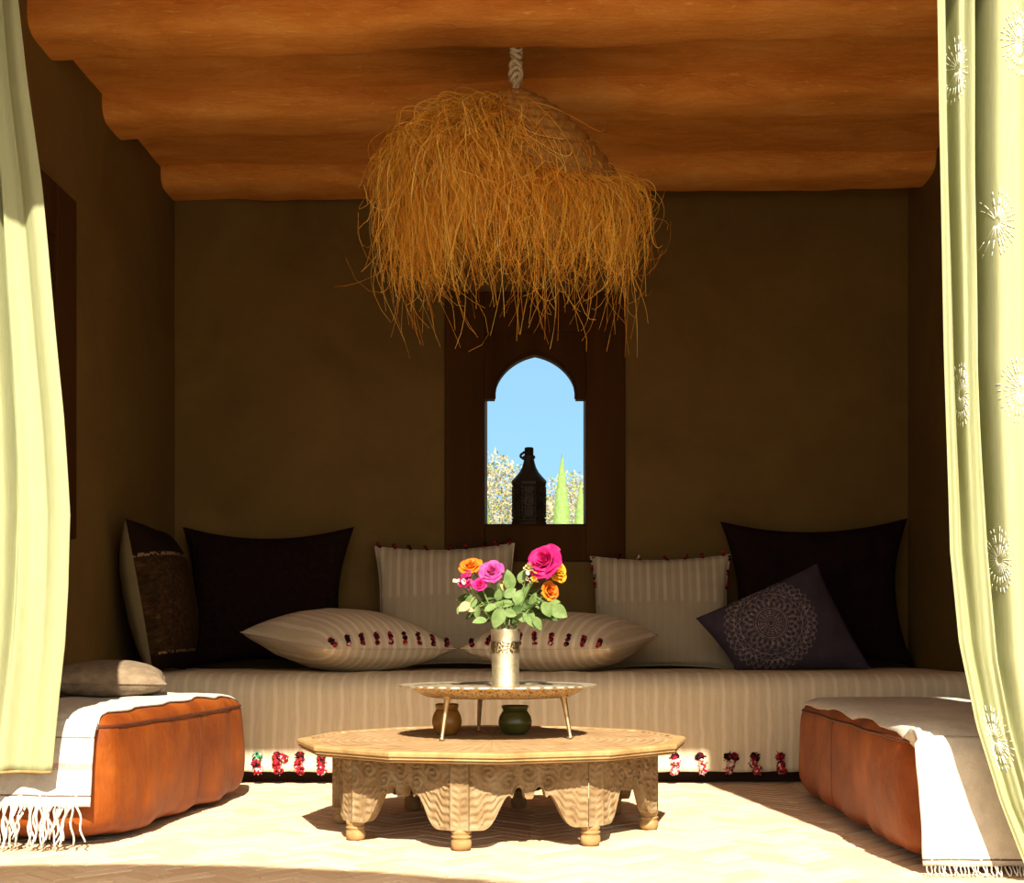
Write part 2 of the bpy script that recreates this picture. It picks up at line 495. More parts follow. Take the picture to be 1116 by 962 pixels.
for nm_, k_ in (('ceiling', (0.88, 0.82, 0.70)), ('wall', (0.95, 0.85, 0.70)), ('dark_wood', (0.95, 0.90, 0.80)), ('shutter', (0.7, 0.6, 0.5)), ('dark_quilt', 0.62), ('dark_plain', 0.62), ('leather', (0.74, 0.66, 0.58)), ('blanket', 0.66), ('linen', 0.74), ('fringe', 0.72), ('cushion_stripe_half', 0.78), ('seam', 0.6),
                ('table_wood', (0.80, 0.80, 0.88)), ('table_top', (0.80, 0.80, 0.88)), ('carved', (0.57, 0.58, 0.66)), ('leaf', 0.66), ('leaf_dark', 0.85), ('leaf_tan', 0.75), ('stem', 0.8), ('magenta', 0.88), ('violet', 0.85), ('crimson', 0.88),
                ('orange', 0.88), ('amber', 0.88), ('cream_petal', 0.85), ('blush', 0.8), ('tray_metal', 1.0), ('tray_pierced', 0.85), ('leg_metal', 0.9), ('vase_metal', 0.80), ('vase_relief', 0.8),
                ('pot_ochre', (0.46, 0.36, 0.24)), ('pot_green', (0.5, 0.42, 0.4)), ('mandala', 0.55), ('kilim', 0.8), ('kilim_back', (0.56, 0.53, 0.42)), ('grey_linen', 0.85), ('plinth', 0.5), ('olive_leaf', 0.9), ('blossom', 0.8),
                ('blade', 0.85), ('spear', 0.8), ('lantern', 0.6), ('pom_red', 0.7), ('pom_dark', 0.65), ('pom_maroon', 0.7), ('pom_green', 0.7), ('pom_pink', 0.7), ('hem', 0.7), ('embroidery', 0.9), ('rope', 0.85)):
    tone(nm_, k_)
tone('coil', 0.62)


# ------------------------------------------------------------------ object helpers
def mesh(name, verts, faces, mat=None, parent=None, smooth=True, mats=None, fm=None, uvs=None, loc=None):
    me = bpy.data.meshes.new(name)
    me.from_pydata([tuple(v) for v in verts], [], faces)
    for m_ in (mats or ([mat] if mat else [])):
        me.materials.append(m_)
    if fm:
        me.polygons.foreach_set('material_index', fm)
    if smooth:
        me.polygons.foreach_set('use_smooth', [True] * len(me.polygons))
    if uvs:
        l = me.uv_layers.new(name='UVMap')
        for lp in me.loops:
            l.data[lp.index].uv = uvs[lp.vertex_index]
    me.update()
    o = bpy.data.objects.new(name, me)
    COL.objects.link(o)
    if parent:
        o.parent = parent
    if loc is not None:
        o.location = loc
    return o


def tag(o, label=None, cat=None, group=None, kind=None):
    if label: o['label'] = label
    if cat: o['category'] = cat
    if group: o['group'] = group
    if kind: o['kind'] = kind
    return o


def empty(name, loc=(0, 0, 0), rot=(0, 0, 0), parent=None):
    o = bpy.data.objects.new(name, None)
    o.empty_display_size = 0.05
    o.location = loc
    o.rotation_euler = rot
    COL.objects.link(o)
    if parent: o.parent = parent
    return o


class MB:
    """collects shapes into one mesh"""
    def __init__(s):
        s.v, s.f, s.m = [], [], []

    def add(s, v, f, mi=0):
        b = len(s.v)
        s.v += [Vector(q) for q in v]
        s.f += [tuple(i + b for i in q) for q in f]
        s.m += [mi] * len(f)

    def box(s, a, b, mi=0, bev=0.0):
        x0, y0, z0 = a
        x1, y1, z1 = b
        if bev <= 0:
            s.add([(x0, y0, z0), (x1, y0, z0), (x1, y1, z0), (x0, y1, z0), (x0, y0, z1), (x1, y0, z1), (x1, y1, z1), (x0, y1, z1)],
                  [(0, 3, 2, 1), (4, 5, 6, 7), (0, 1, 5, 4), (1, 2, 6, 5), (2, 3, 7, 6), (3, 0, 4, 7)], mi)
            return
        # chamfered box: three shrunken face loops
        vs, idx = [], {}
        c = ((x0 + x1) / 2, (y0 + y1) / 2, (z0 + z1) / 2)
        h = (abs(x1 - x0) / 2, abs(y1 - y0) / 2, abs(z1 - z0) / 2)
        for sx in (-1, 1):
            for sy in (-1, 1):
                for sz in (-1, 1):
                    for ax in range(3):
                        p = [sx * (h[0] - bev), sy * (h[1] - bev), sz * (h[2] - bev)]
                        p[ax] = (sx, sy, sz)[ax] * h[ax]
                        idx[(sx, sy, sz, ax)] = len(vs)
                        vs.append((c[0] + p[0], c[1] + p[1], c[2] + p[2]))
        fs = []
        for ax in range(3):
            o1, o2 = (ax + 1) % 3, (ax + 2) % 3
            for sg in (-1, 1):
                loop = []
                for a1, a2 in ((-1, -1), (1, -1), (1, 1), (-1, 1)):
                    k = [0, 0, 0]
                    k[ax], k[o1], k[o2] = sg, a1, a2
                    loop.append(idx[(k[0], k[1], k[2], ax)])
                fs.append(tuple(loop if sg > 0 else loop[::-1]))
            for a1 in (-1, 1):
                for a2 in (-1, 1):
                    k0, k1 = [0, 0, 0], [0, 0, 0]
                    k0[ax], k0[o1], k0[o2] = -1, a1, a2
                    k1[ax], k1[o1], k1[o2] = 1, a1, a2
                    q = [idx[(*k0, o1)], idx[(*k1, o1)], idx[(*k1, o2)], idx[(*k0, o2)]]
                    fs.append(tuple(q if a1 * a2 > 0 else q[::-1]))
        for sx in (-1, 1):
            for sy in (-1, 1):
                for sz in (-1, 1):
                    q = [idx[(sx, sy, sz, 0)], idx[(sx, sy, sz, 1)], idx[(sx, sy, sz, 2)]]
                    fs.append(tuple(q if sx * sy * sz > 0 else q[::-1]))
        s.add(vs, fs, mi)

    def lathe(s, prof, seg=32, c=(0, 0, 0), mi=0, mod=None, cap=True, a0=0.0):
        v, f = [], []
        for (r, z) in prof:
            for k in range(seg):
                a = a0 + 2 * PI * k / seg
                rr = r * (mod(a, r, z) if mod else 1.0)
                v.append((c[0] + rr * math.cos(a), c[1] + rr * math.sin(a), c[2] + z))
        n = len(prof)
        for i in range(n - 1):
            for k in range(seg):
                k2 = (k + 1) % seg
                f.append((i * seg + k, i * seg + k2, (i + 1) * seg + k2, (i + 1) * seg + k))
        if cap:
            f.append(tuple(range(seg))[::-1])
            f.append(tuple((n - 1) * seg + k for k in range(seg)))
        s.add(v, f, mi)

    def tube(s, pts, rad, seg=6, mi=0, cap=True):
        pts = [Vector(p) for p in pts]
        v, f = [], []
        n = len(pts)
        up = Vector((0.31, 0.17, 0.93))
        for i, p in enumerate(pts):
            d = (pts[min(i + 1, n - 1)] - pts[max(i - 1, 0)])
            if d.length < 1e-9: d = Vector((0, 0, 1))
            d.normalize()
            a = d.cross(up)
            if a.length < 1e-3: a = d.cross(Vector((1, 0, 0)))
            a.normalize()
            b = d.cross(a)
            r = rad(i / (n - 1)) if callable(rad) else rad
            for k in range(seg):
                q = 2 * PI * k / seg
                v.append(p + (a * math.cos(q) + b * math.sin(q)) * r)
        for i in range(n - 1):
            for k in range(seg):
                k2 = (k + 1) % seg
                f.append((i * seg + k, (i + 1) * seg + k, (i + 1) * seg + k2, i * seg + k2))
        if cap:
            f.append(tuple(range(seg)))
            f.append(tuple((n - 1) * seg + k for k in range(seg))[::-1])
        s.add(v, f, mi)

    def ball(s, c, r, nu=8, nv=6, rough=0.0, mi=0, rnd=random):
        c = Vector(c)
        rx, ry, rz = r if isinstance(r, (tuple, list)) else (r, r, r)
        v = [c + Vector((0, 0, -rz))]
        for i in range(1, nv):
            a = -PI / 2 + PI * i / nv
            for k in range(nu):
                b = 2 * PI * k / nu
                q = 1 + rnd.uniform(-rough, rough)
                v.append(c + Vector((rx * math.cos(a) * math.cos(b) * q, ry * math.cos(a) * math.sin(b) * q, rz * math.sin(a) * q)))
        v.append(c + Vector((0, 0, rz)))
        f = []
        for k in range(nu):
            f.append((0, 1 + (k + 1) % nu, 1 + k))
        for i in range(nv - 2):
            for k in range(nu):
                k2 = (k + 1) % nu
                f.append((1 + i * nu + k, 1 + i * nu + k2, 1 + (i + 1) * nu + k2, 1 + (i + 1) * nu + k))
        L = len(v) - 1
        o = 1 + (nv - 2) * nu
        for k in range(nu):
            f.append((o + k, o + (k + 1) % nu, L))
        s.add(v, f, mi)

    def build(s, name, mat=None, parent=None, smooth=True, mats=None, loc=None):
        return mesh(name, s.v, s.f, mat, parent, smooth, mats, s.m if mats else None, None, loc)


def grid_faces(nu, nv, flip=False):
    f = []
    for i in range(nv - 1):
        for j in range(nu - 1):
            q = (i * nu + j, i * nu + j + 1, (i + 1) * nu + j + 1, (i + 1) * nu + j)
            f.append(q[::-1] if flip else q)
    return f


def sharp_by_angle(o, deg=40):
    o.data.set_sharp_from_angle(angle=R(deg))


def nz(p, s=1.0, seed=0.0):
    return mnoise.noise(Vector((p[0] * s + seed, p[1] * s - seed * 1.7, p[2] * s + seed * 0.6)))


# ------------------------------------------------------------------ setting
YB = 6.15            # inner face of the back wall
XL, XR = -1.66, 1.66
YF = 2.40            # front edge of the roof
ZC = 2.60            # ceiling

# floor base and herringbone paving
fl = MB()
fl.box((-7, -8, -0.12), (7, YB + 0.4, -0.004))
floor = fl.build('floor', M['grout'], None, False)
tag(floor, 'floor paved with pale terracotta bricks in a herringbone pattern', None, None, 'structure')

bv, bf, tones = [], [], []
bl, bw = 0.15, 0.05
NB = int(bl / bw)
ca, sa = math.cos(R(45)), math.sin(R(45))
rnd = random.Random(3)
def brick(x0, y0, x1, y1):
    g = 0.0022
    cx, cy = (x0 + x1) / 2, (y0 + y1) / 2
    wx, wy = cx * ca - cy * sa, 4.0 + cx * sa + cy * ca
    if not (-2.6 < wx < 2.6 and 0.6 < wy < 5.35):
        return
    b = len(bv)
    dz = rnd.uniform(-0.0012, 0.0012)
    tn = rnd.random()
    for (px, py, z) in ((x0, y0, -0.006), (x1, y0, -0.006), (x1, y1, -0.006), (x0, y1, -0.006),
                        (x0 + g, y0 + g, dz), (x1 - g, y0 + g, dz), (x1 - g, y1 - g, dz), (x0 + g, y1 - g, dz)):
        bv.append((px * ca - py * sa, 4.0 + px * sa + py * ca, z))
        tones.append(tn)
    bf.extend([(b + 4, b + 5, b + 6, b + 7), (b, b + 1, b + 5, b + 4), (b + 1, b + 2, b + 6, b + 5), (b + 2, b + 3, b + 7, b + 6), (b + 3, b, b + 4, b + 7)])
gg = 0.0018
# herringbone: each row is the one below moved one unit along both axes
for j in range(-90, 90):
    for i in range(-40, 40):
        ox = j * bw + i * 2 * bl
        oy = j * bw
        if abs(ox) > 6 or abs(oy) > 6: continue
        brick(ox + gg, oy + gg, ox + bl - gg, oy + bw - gg)
        brick(ox + bl + gg, oy + bw - bl + gg, ox + bl + bw - gg, oy + bw - gg)
bo = mesh('paving_brick', bv, bf, M['brick'], floor, False)
at_layer = bo.data.attributes.new('brick_tone', 'FLOAT', 'POINT')
at_layer.data.foreach_set('value', tones)
bo['kind'] = 'stuff'

# ground behind the pavilion
gm = MB()
gm.box((-30, YB + 0.4, -0.12), (30, 60, -0.01))
tag(gm.build('ground', M['soil'], None, False), 'dry garden soil behind the pavilion', None, None, 'structure')

# window opening in the back wall (metres)
WX0, WX1 = -0.257, 0.200
WZ0, WZ1 = 1.055, 1.928


def wall_grid(name, x0, x1, z0, z1, hole, y, th, label):
    mb = MB()
    if hole:
        a0, a1, b0, b1 = hole
        mb.box((x0, y, z0), (a0, y + th, z1))
        mb.box((a1, y, z0), (x1, y + th, z1))
        mb.box((a0, y, z0), (a1, y + th, b0))
        mb.box((a0, y, b1), (a1, y + th, z1))
    else:
        mb.box((x0, y, z0), (x1, y + th, z1))
    o = mb.build(name, M['wall'], None, False)
    return tag(o, label, None, None, 'structure')


wall_grid('wall_back', XL - 0.3, XR + 0.3, 0, 2.9, (WX0, WX1, WZ0, WZ1), YB, 0.32, 'olive brown plastered back wall with a small arched window')
mb = MB(); mb.box((XL - 0.3, YF, 0), (XL, YB, 2.9))
tag(mb.build('wall_left', M['wall'], None, False), 'olive brown plastered side wall beside the kilim cushion', None, None, 'structure')
mb = MB(); mb.box((XR, YF, 0), (XR + 0.3, YB, 2.9))
tag(mb.build('wall_right', M['wall'], None, False), 'olive brown plastered side wall behind the embroidered curtain', None, None, 'structure')

# ceiling slab with a gently uneven underside
nx, ny = 60, 60
cv = []
for i in range(ny):
    for j in range(nx):
        X = XL + (XR - XL) * j / (nx - 1)
        Y = YF + (YB - YF) * i / (ny - 1)
        k = 0.0 if i == 0 else 1.0
        cv.append((X, Y, ZC + k * 0.018 * nz((X, Y * 1.5, 0), 1.7, 4.0) + k * 0.006 * nz((X, Y, 0), 8, 9)))
cf = grid_faces(nx, ny, True)
n0 = len(cv)
cv += [(XL, YF, ZC + 0.3), (XR, YF, ZC + 0.3), (XR, YB, ZC + 0.3), (XL, YB, ZC + 0.3)]
cf += [(n0, n0 + 1, n0 + 2, n0 + 3)]
cf += [tuple(range(0, nx)) + (n0 + 1, n0)]
cf += [tuple((ny - 1) * nx + j for j in range(nx))[::-1] + (n0 + 3, n0 + 2)]
ceiling = mesh('ceiling', cv, cf, M['ceiling'])
tag(ceiling, 'orange clay plastered ceiling with rounded beams', None, None, 'structure')


def beam(yl, yr, w, d, seed):
    """rounded plastered beam running from wall to wall, slightly skewed and uneven"""
    n, m = 70, 17
    v = []
    for i in range(n):
        s_ = i / (n - 1)
        X = XL - 0.02 + (XR - XL + 0.04) * s_
        yc = yl + (yr - yl) * s_ + 0.022 * nz((X, 0, 0), 1.6, seed)
        dd = d * (1 + 0.10 * nz((X, 3, 0), 1.9, seed))
        ww = w * (1 + 0.10 * nz((X, 6, 0), 1.4, seed))
        for k in range(m):
            a = PI * k / (m - 1)
            cy = math.cos(a); sz = math.sin(a)
            px = math.copysign(abs(cy) ** 0.50, cy) * ww / 2
            pz = abs(sz) ** 0.50 * dd
            p = Vector((X, yc - px, ZC + 0.03 - pz))
            p += Vector((0, -cy, -sz)) * 0.007 * nz(p, 6.0, seed)
            v.append(p)
    f = grid_faces(m, n)
    return mesh('beam', v, f, M['ceiling'], ceiling)


for q in ((3.05, 2.95, 0.27, 0.13, 1.1), (3.80, 3.62, 0.27, 0.13, 2.2), (4.53, 4.31, 0.27, 0.13, 3.3),
          (5.27, 4.98, 0.27, 0.125, 4.4), (6.05, 5.85, 0.28, 0.115, 5.5)):
    beam(*q)


# window frame: flat boards round a keyhole-arched panel
def arch_z(x, half, z_sh, z_ap):
    """height of the pointed arch above x"""
    u = min(1.0, abs(x) / half)
    # pointed arc: quarter circle bent to a point
    return z_sh + (z_ap - z_sh) * (0.80 * math.sqrt(max(0.0, 1 - u ** 2.1)) + 0.20 * (1 - u))


def window_frame(root, W, H, bx, b0, b1):
    """W,H outer size, bx side board width, b0 sill board height, b1 lintel height; local origin bottom centre, front to -Y"""
    f_ = MB()
    f_.box((-W / 2, -0.022, 0), (-W / 2 + bx, 0.03, H), bev=0.004)
    f_.box((W / 2 - bx, -0.022, 0), (W / 2, 0.03, H), bev=0.004)
    f_.box((-W / 2 + bx, -0.0215, 0), (W / 2 - bx, 0.03, b0), bev=0.003)
    f_.box((-W / 2 + bx, -0.0215, H - b1), (W / 2 - bx, 0.03, H), bev=0.003)
    fo = f_.build('window_frame', M['dark_wood'], root, False)
    # arched panel, set back
    inner = W - 2 * bx
    zs = b0 + (H - b0 - b1) * 0.655
    zt = H - b1
    za = b0 + 0.773
    half = inner / 2 - 0.045
    v, f = [], []
    N = 48
    xs = [-inner / 2] + [-half + 2 * half * i / N for i in range(N + 1)] + [inner / 2]
    low = [zs] + [arch_z(x_, half, zs + 0.015, za) for x_ in xs[1:-1]] + [zs]
    # side steps
    cols = []
    cols.append((-inner / 2, zs)); cols.append((-half, zs))
    for i in range(N + 1):
        cols.append((xs[1 + i], low[1 + i]))
    cols.append((half, zs)); cols.append((inner / 2, zs))
    for yy in (-0.008, 0.05):
        for (x_, z_) in cols:
            v.append((x_, yy, z_)); v.append((x_, yy, zt + 0.002))
    n = len(cols)
    for i in range(n - 1):
        a, b = 2 * i, 2 * i + 2
        f.append((a, b, b + 1, a + 1))
        f.append((a + 2 * n, a + 1 + 2 * n, b + 1 + 2 * n, b + 2 * n))
        f.append((a, a + 2 * n, b + 2 * n, b))
    po = mesh('arch_panel', v, f, M['dark_wood'], root, False)
    # raised edge following the arch
    e_ = MB()
    pts = [(-half, -0.010, zs)] + [(x_, -0.010, z_ + 0.012) for x_, z_ in zip(xs[1:-1], low[1:-1])] + [(half, -0.010, zs)]
    e_.tube(pts, 0.006, 6)
    e_.build('arch_moulding', M['dark_wood'], root)
    return fo


WW, WH = 0.815, 1.215
win = empty('window_1', ((WX0 + WX1) / 2 , YB, 0.895))
tag(win, 'small arched window in a wide dark wooden frame on the back wall', None, None, 'structure')
window_frame(win, WW, WH, (WW - (WX1 - WX0)) / 2, WZ0 - 0.895, 0.18)
sl = MB(); sl.box((-0.228, 0.03, 0.16), (0.228, 0.32, 0.172))
sl.build('window_sill', M['dark_wood'], win, False)

w2 = empty('window_2', (XL, 4.36, 0.895), (0, 0, R(90)))
tag(w2, 'shuttered dark wooden window on the side wall beside the curtain', None, None, 'structure')
window_frame(w2, 0.86, 1.19, 0.19, 0.16, 0.18)
sh = MB()
for k in range(6):
    sh.box((-0.25 + k * 0.0833, -0.004, 0.13), (-0.25 + (k + 1) * 0.0833 - 0.003, 0.02, 1.05), bev=0.002)
sh.build('shutter', M['shutter'], w2, False)

# ------------------------------------------------------------------ banquette
SEAT = 0.41
YS = 5.09
bq = empty('banquette', (0, YS + 0.05, 0))
tag(bq, 'long built-in banquette along the back wall, dark plinth under a mattress', 'sofa')
mb = MB(); mb.box((XL + 0.005, 0.02, 0.001), (XR - 0.005, YB - YS - 0.06, 0.16))
mb.build('plinth', M['plinth'], bq, False)
mb = MB(); mb.box((XL + 0.01, -0.02, 0.16), (XR - 0.01, YB - YS - 0.06, SEAT - 0.015), bev=0.03)
mb.build('mattress', M['mattress'], bq, False)

# striped cover: path over the seat and down the front
path = [(YB - 0.03, SEAT), (5.8, SEAT), (5.5, SEAT), (5.35, SEAT), (5.24, SEAT - 0.001), (5.17, SEAT - 0.004), (5.13, SEAT - 0.014), (5.104, SEAT - 0.032), (5.094, SEAT - 0.06)]
for k in range(1, 19):
    zz = SEAT - 0.06 - (SEAT - 0.06 - 0.046) * k / 18
    path.append((5.094 - 0.008 * k / 18, zz))
nx = 220
v = []
for i, (Y, Z) in enumerate(path):
    for j in range(nx):
        X = XL + 0.012 + (XR - XL - 0.024) * j / (nx - 1)
        drop = max(0.0, (SEAT - Z) / SEAT)
        yy = Y + 0.010 * drop * nz((X, 0, Z * 0.5), 5.0, 2) - 0.010 * drop
        zz = Z
        if i >= 3:
            zz += 0.006 * nz((X, 0, 0), 9.0, 5) * (1 if drop < 0.3 else 0.4)
        else:
            zz += 0.003 * nz((X, Y, 0), 6.0, 5)
        if i == len(path) - 1:
            zz += 0.006 * nz((X, 0, 0), 14, 3)
        v.append((X, yy, zz))
cover = mesh('sofa_cover', v, grid_faces(nx, len(path)), M['sofa_cloth'])
so = cover.modifiers.new('thick', 'SOLIDIFY'); so.thickness = 0.005; so.offset = -1
tag(cover, 'ivory striped woven cover over the banquette, red and black pompoms along its hem', 'sofa cover')

POM = [M['pom_red'], M['pom_dark'], M['pom_maroon'], M['pom_green'], M['pom_pink']]


def pom_column(parent, pts, rad, mats, name='pompom', rnd=random):
    mb = MB()
    for p, mi in zip(pts, mats):
        p = Vector(p)
        for q in range(7):
            d = Vector((rnd.uniform(-1, 1), rnd.uniform(-0.8, 0.4), rnd.uniform(-1, 1))) * rad * 0.5
            mb.ball(p + d, rad * rnd.uniform(0.5, 0.68), 7, 5, 0.3, mi, rnd)
        for q in range(26):
            d = Vector((rnd.gauss(0, 1), rnd.gauss(0, 1), rnd.gauss(0, 1))).normalized()
            a_ = p + d * rad * 0.6
            b_ = p + d * rad * rnd.uniform(1.0, 1.3)
            mb.tube([a_, b_], rad * 0.09, 3, mi)
    return mb.build(name, None, parent, True, POM)


rnd = random.Random(11)
xs = [-1.145 + 0.081 * k for k in range(-6, 20)]
xs += [0.5 + 0.099 * k for k in range(12)]
for k, X in enumerate(xs):
    if abs(X) > 1.6: continue
    n_top = rnd.choice([0, 1, 1, 2, 2, 1])
    if abs(X + 1.064) < 0.01: n_top = 3
    n_bot = rnd.choice([0, 0, 4, 4, 0])
    pts = [(X + rnd.uniform(-0.006, 0.006), 5.070, 0.104), (X + rnd.uniform(-0.008, 0.008), 5.066, 0.079), (X + rnd.uniform(-0.008, 0.008), 5.063, 0.054)]
    mm = [n_top, rnd.choice([0, 2, 4]), n_bot]
    if rnd.random() < 0.4:
        pts.append((X + 0.022, 5.070, 0.100)); mm.append(rnd.choice([1, 2, 0]))
    pom_column(cover, pts, 0.0180, mm, 'pompom', rnd)


# ------------------------------------------------------------------ cushions
class Pillow:
    def __init__(s, w, h, t, pinch=0.07, seed=0.0, corners=None, crease=0.006, full=0.5, bt=1.0):
        s.bt = bt
        s.w, s.h, s.t, s.p, s.seed, s.c, s.cr, s.full = w, h, t, pinch, seed, corners, crease, full

    def pt(s, u, v, side):
        U = u * (1 - s.p * (1 - v * v) * (u * u))
        V = v * (1 - s.p * (1 - u * u) * (v * v))
        if s.c:
            a, b, c_, d = s.c     # bottom-left, bottom-right, top-right, top-left
            uu, vv = (U + 1) / 2, (V + 1) / 2
            x_ = a[0] * (1 - uu) * (1 - vv) + b[0] * uu * (1 - vv) + c_[0] * uu * vv + d[0] * (1 - uu) * vv
            y_ = a[1] * (1 - uu) * (1 - vv) + b[1] * uu * (1 - vv) + c_[1] * uu * vv + d[1] * (1 - uu) * vv
        else:
            x_, y_ = U * s.w / 2, V * s.h / 2
        q = (max(0.0, 1 - abs(u) ** 2.2) * max(0.0, 1 - abs(v) ** 2.2)) ** s.full
        z_ = side * s.t / 2 * q * (s.bt if side < 0 else 1.0)
        k = q ** 0.5
        wr = s.cr * k * (nz((x_, y_, side), 5.5, s.seed) + 0.5 * nz((x_, y_, side), 13, s.seed + 3))
        # gathers running in from the corners and edges
        edge = max(abs(u), abs(v))
        wr += s.cr * 0.8 * k * (edge ** 3) * math.sin(11 * (u - v) + s.seed) * math.sin(9 * (u + v))
        x_ += 0.004 * nz((x_, y_, 0), 6, s.seed + 7)
        return Vector((x_, y_, z_ + side * wr))

    def geom(s, N=34):
        """front verts/faces and back verts/faces sharing the rim"""
        ts = [math.sin((-1 + 2 * i / (N - 1)) * PI / 2) for i in range(N)]
        ts = [0.5 * a + 0.5 * (-1 + 2 * i / (N - 1)) for i, a in enumerate(ts)]
        fv = [s.pt(u, v, 1) for v in ts for u in ts]
        bv_ = [s.pt(u, v, -1) for v in ts for u in ts]
        return fv, grid_faces(N, N), bv_, grid_faces(N, N, True)

    def mesh(s, name, mat, parent=None, back=None, N=34):
        fv, ff, bv_, bf_ = s.geom(N)
        mb = MB()
        mb.add(fv, ff, 0)
        mb.add(bv_, bf_, 1)
        return mb.build(name, None, parent, True, [mat, back or mat])

    def rim(s, n=60):
        r_ = []
        for i in range(n): r_.append((-1 + 2 * i / n, -1))
        for i in range(n): r_.append((1, -1 + 2 * i / n))
        for i in range(n): r_.append((1 - 2 * i / n, 1))
        for i in range(n): r_.append((-1, 1 - 2 * i / n))
        return r_


def cushion(name, label, pil, mat, loc, rot, back=None, group=None, piping=True, pip_mat=None, N=34):
    root = empty(name, loc)
    root.rotation_euler = rot
    tag(root, label, 'cushion', group)
    body = pil.mesh('cushion_cover', mat, root, back, N)
    if piping:
        mb = MB()
        pts = [pil.pt(u, v, 0) for u, v in pil.rim(30)]
        pts.append(pts[0])
        mb.tube(pts, 0.0035, 5)
        mb.build('piping', pip_mat or mat, root)
    return root


def upright(lean, yaw=0.0, roll=0.0):
    m_ = Matrix.Rotation(R(yaw), 3, 'Z') @ Matrix.Rotation(R(90 - lean), 3, 'X') @ Matrix.Rotation(R(roll), 3, 'Z')
    return m_.to_euler()


# two big near-black cushions
cushion('large_cushion', 'large near-black woven cushion against the back wall beside the kilim cushion',
        Pillow(0.76, 0.64, 0.17, 0.17, 1.0, full=0.42), M['dark_quilt'], (-1.215, 6.00, SEAT + 0.312), upright(7, 0), piping=True, group='large near-black cushions on the banquette')
cushion('large_cushion', 'large near-black cushion standing behind the cushion with the printed round medallion',
        Pillow(0.83, 0.66, 0.17, 0.17, 2.0, full=0.42), M['dark_plain'], (1.215, 6.00, SEAT + 0.333), upright(7, 0, 1.0), piping=True, group='large near-black cushions on the banquette')

# kilim cushion on the left wall
kroot = empty('kilim_cushion', (-1.535, 5.42, SEAT + 0.295))
mk = Matrix.Rotation(R(93), 3, 'Z') @ Matrix.Rotation(R(90 - 10), 3, 'X')
kroot.rotation_euler = mk.to_euler()
tag(kroot, 'dark brown kilim cushion with a cream back leaning on the side wall', 'cushion')
pk = Pillow(0.58, 0.60, 0.29, 0.06, 3.0, bt=0.75)
fv, ff, bvv, bff = pk.geom()
mesh('kilim_front', fv, ff, M['kilim'], kroot)
mesh('cream_back', bvv, bff, M['kilim_back'], kroot)['label'] = 'cream cotton back panel'

# upright cream cushions with tassel edging
def edge_poms(root, pil, spots, rad=0.009, seed=1):
    rr = random.Random(seed)
    for (u, v) in spots:
        p = pil.pt(u, v, 0)
        pom_column(root, [p + Vector((0, 0.004, 0)), p + Vector((rr.uniform(-.01, .01), 0.016, 0.004))], rad,
                   [rr.choice([1, 1, 2]), rr.choice([0, 2, 1])], 'pompom', rr)

pc = Pillow(0.62, 0.56, 0.17, 0.09, 4.0, crease=0.010)
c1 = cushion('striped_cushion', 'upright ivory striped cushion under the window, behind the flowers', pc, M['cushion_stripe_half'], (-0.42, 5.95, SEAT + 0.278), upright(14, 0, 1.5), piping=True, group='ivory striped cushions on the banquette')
edge_poms(c1, pc, [(-0.93, 1), (-0.72, 1), (-0.5, 1), (-0.25, 1), (0.05, 1), (0.3, 1), (0.55, 1), (0.75, 1), (0.93, 1)], seed=21)
pc = Pillow(0.62, 0.52, 0.17, 0.09, 5.0, crease=0.010)
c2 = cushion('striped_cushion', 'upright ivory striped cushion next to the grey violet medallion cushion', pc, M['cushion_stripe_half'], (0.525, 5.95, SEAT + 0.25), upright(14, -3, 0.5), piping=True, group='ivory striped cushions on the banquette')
edge_poms(c2, pc, [(-1, 0.9), (-1, 0.75), (-1, 0.6), (-1, 0.45), (-0.6, 1), (-0.3, 1), (0.1, 1), (0.35, 1), (0.6, 1), (0.9, 1), (1, 0.9), (1, 0.65), (1, 0.4)], seed=22)

# lying cream cushions, a row of pompoms along one edge
def pom_row(root, pil, edge, n, seed):
    rr = random.Random(seed)
    for k in range(n):
        s_ = -0.86 + 1.72 * k / (n - 1)
        u, v = edge(s_)
        a_ = pil.pt(u * 0.99, v * 0.99, 1)
        b_ = pil.pt(u, v * 0.925, 1)
        c_ = pil.pt(u, v * 0.96, 1)
        out = Vector((0, 0, 0.005))
        j = Vector((rr.uniform(-.008, .008), rr.uniform(-.008, .008), 0))
        pom_column(root, [a_ + out, c_ + out + j * 0.5, b_ + out + j], 0.0105, [rr.choice([0, 2, 2]), rr.choice([1, 2, 1]), rr.choice([1, 1, 2])], 'pompom', rr)

pl1 = Pillow(0.63, 0.63, 0.25, 0.035, 6.0)
l1 = cushion('striped_cushion', 'plump ivory striped cushion lying flat in front of the near-black woven cushion', pl1, M['cushion_stripe'], (-0.79, 5.545, SEAT + 0.128), (R(6), R(0), R(42)), group='ivory striped cushions on the banquette')
pom_row(l1, pl1, lambda s_: (s_, -1.0), 9, 31)
pl2 = Pillow(0.62, 0.62, 0.24, 0.035, 7.0)
l2 = cushion('striped_cushion', 'plump ivory striped cushion lying flat behind the silver vase', pl2, M['cushion_stripe'], (0.085, 5.52, SEAT + 0.122), (R(5), R(0), R(-22)), group='ivory striped cushions on the banquette')
pom_row(l2, pl2, lambda s_: (s_, -1.0), 9, 32)

# medallion cushion, propped on one corner
def loc2(x, y): return ((x - 838) / 264.0, -(y - 682) / 264.0)
pmq = Pillow(0.5, 0.5, 0.17, 0.03, 8.0, corners=[loc2(803, 730), loc2(947, 729), loc2(893, 610), loc2(759, 672)])
cushion('medallion_cushion', 'grey violet cushion printed with a pale round medallion', pmq, M['mandala'], (0.94, 5.62, 0.592), upright(12, -2), piping=False)

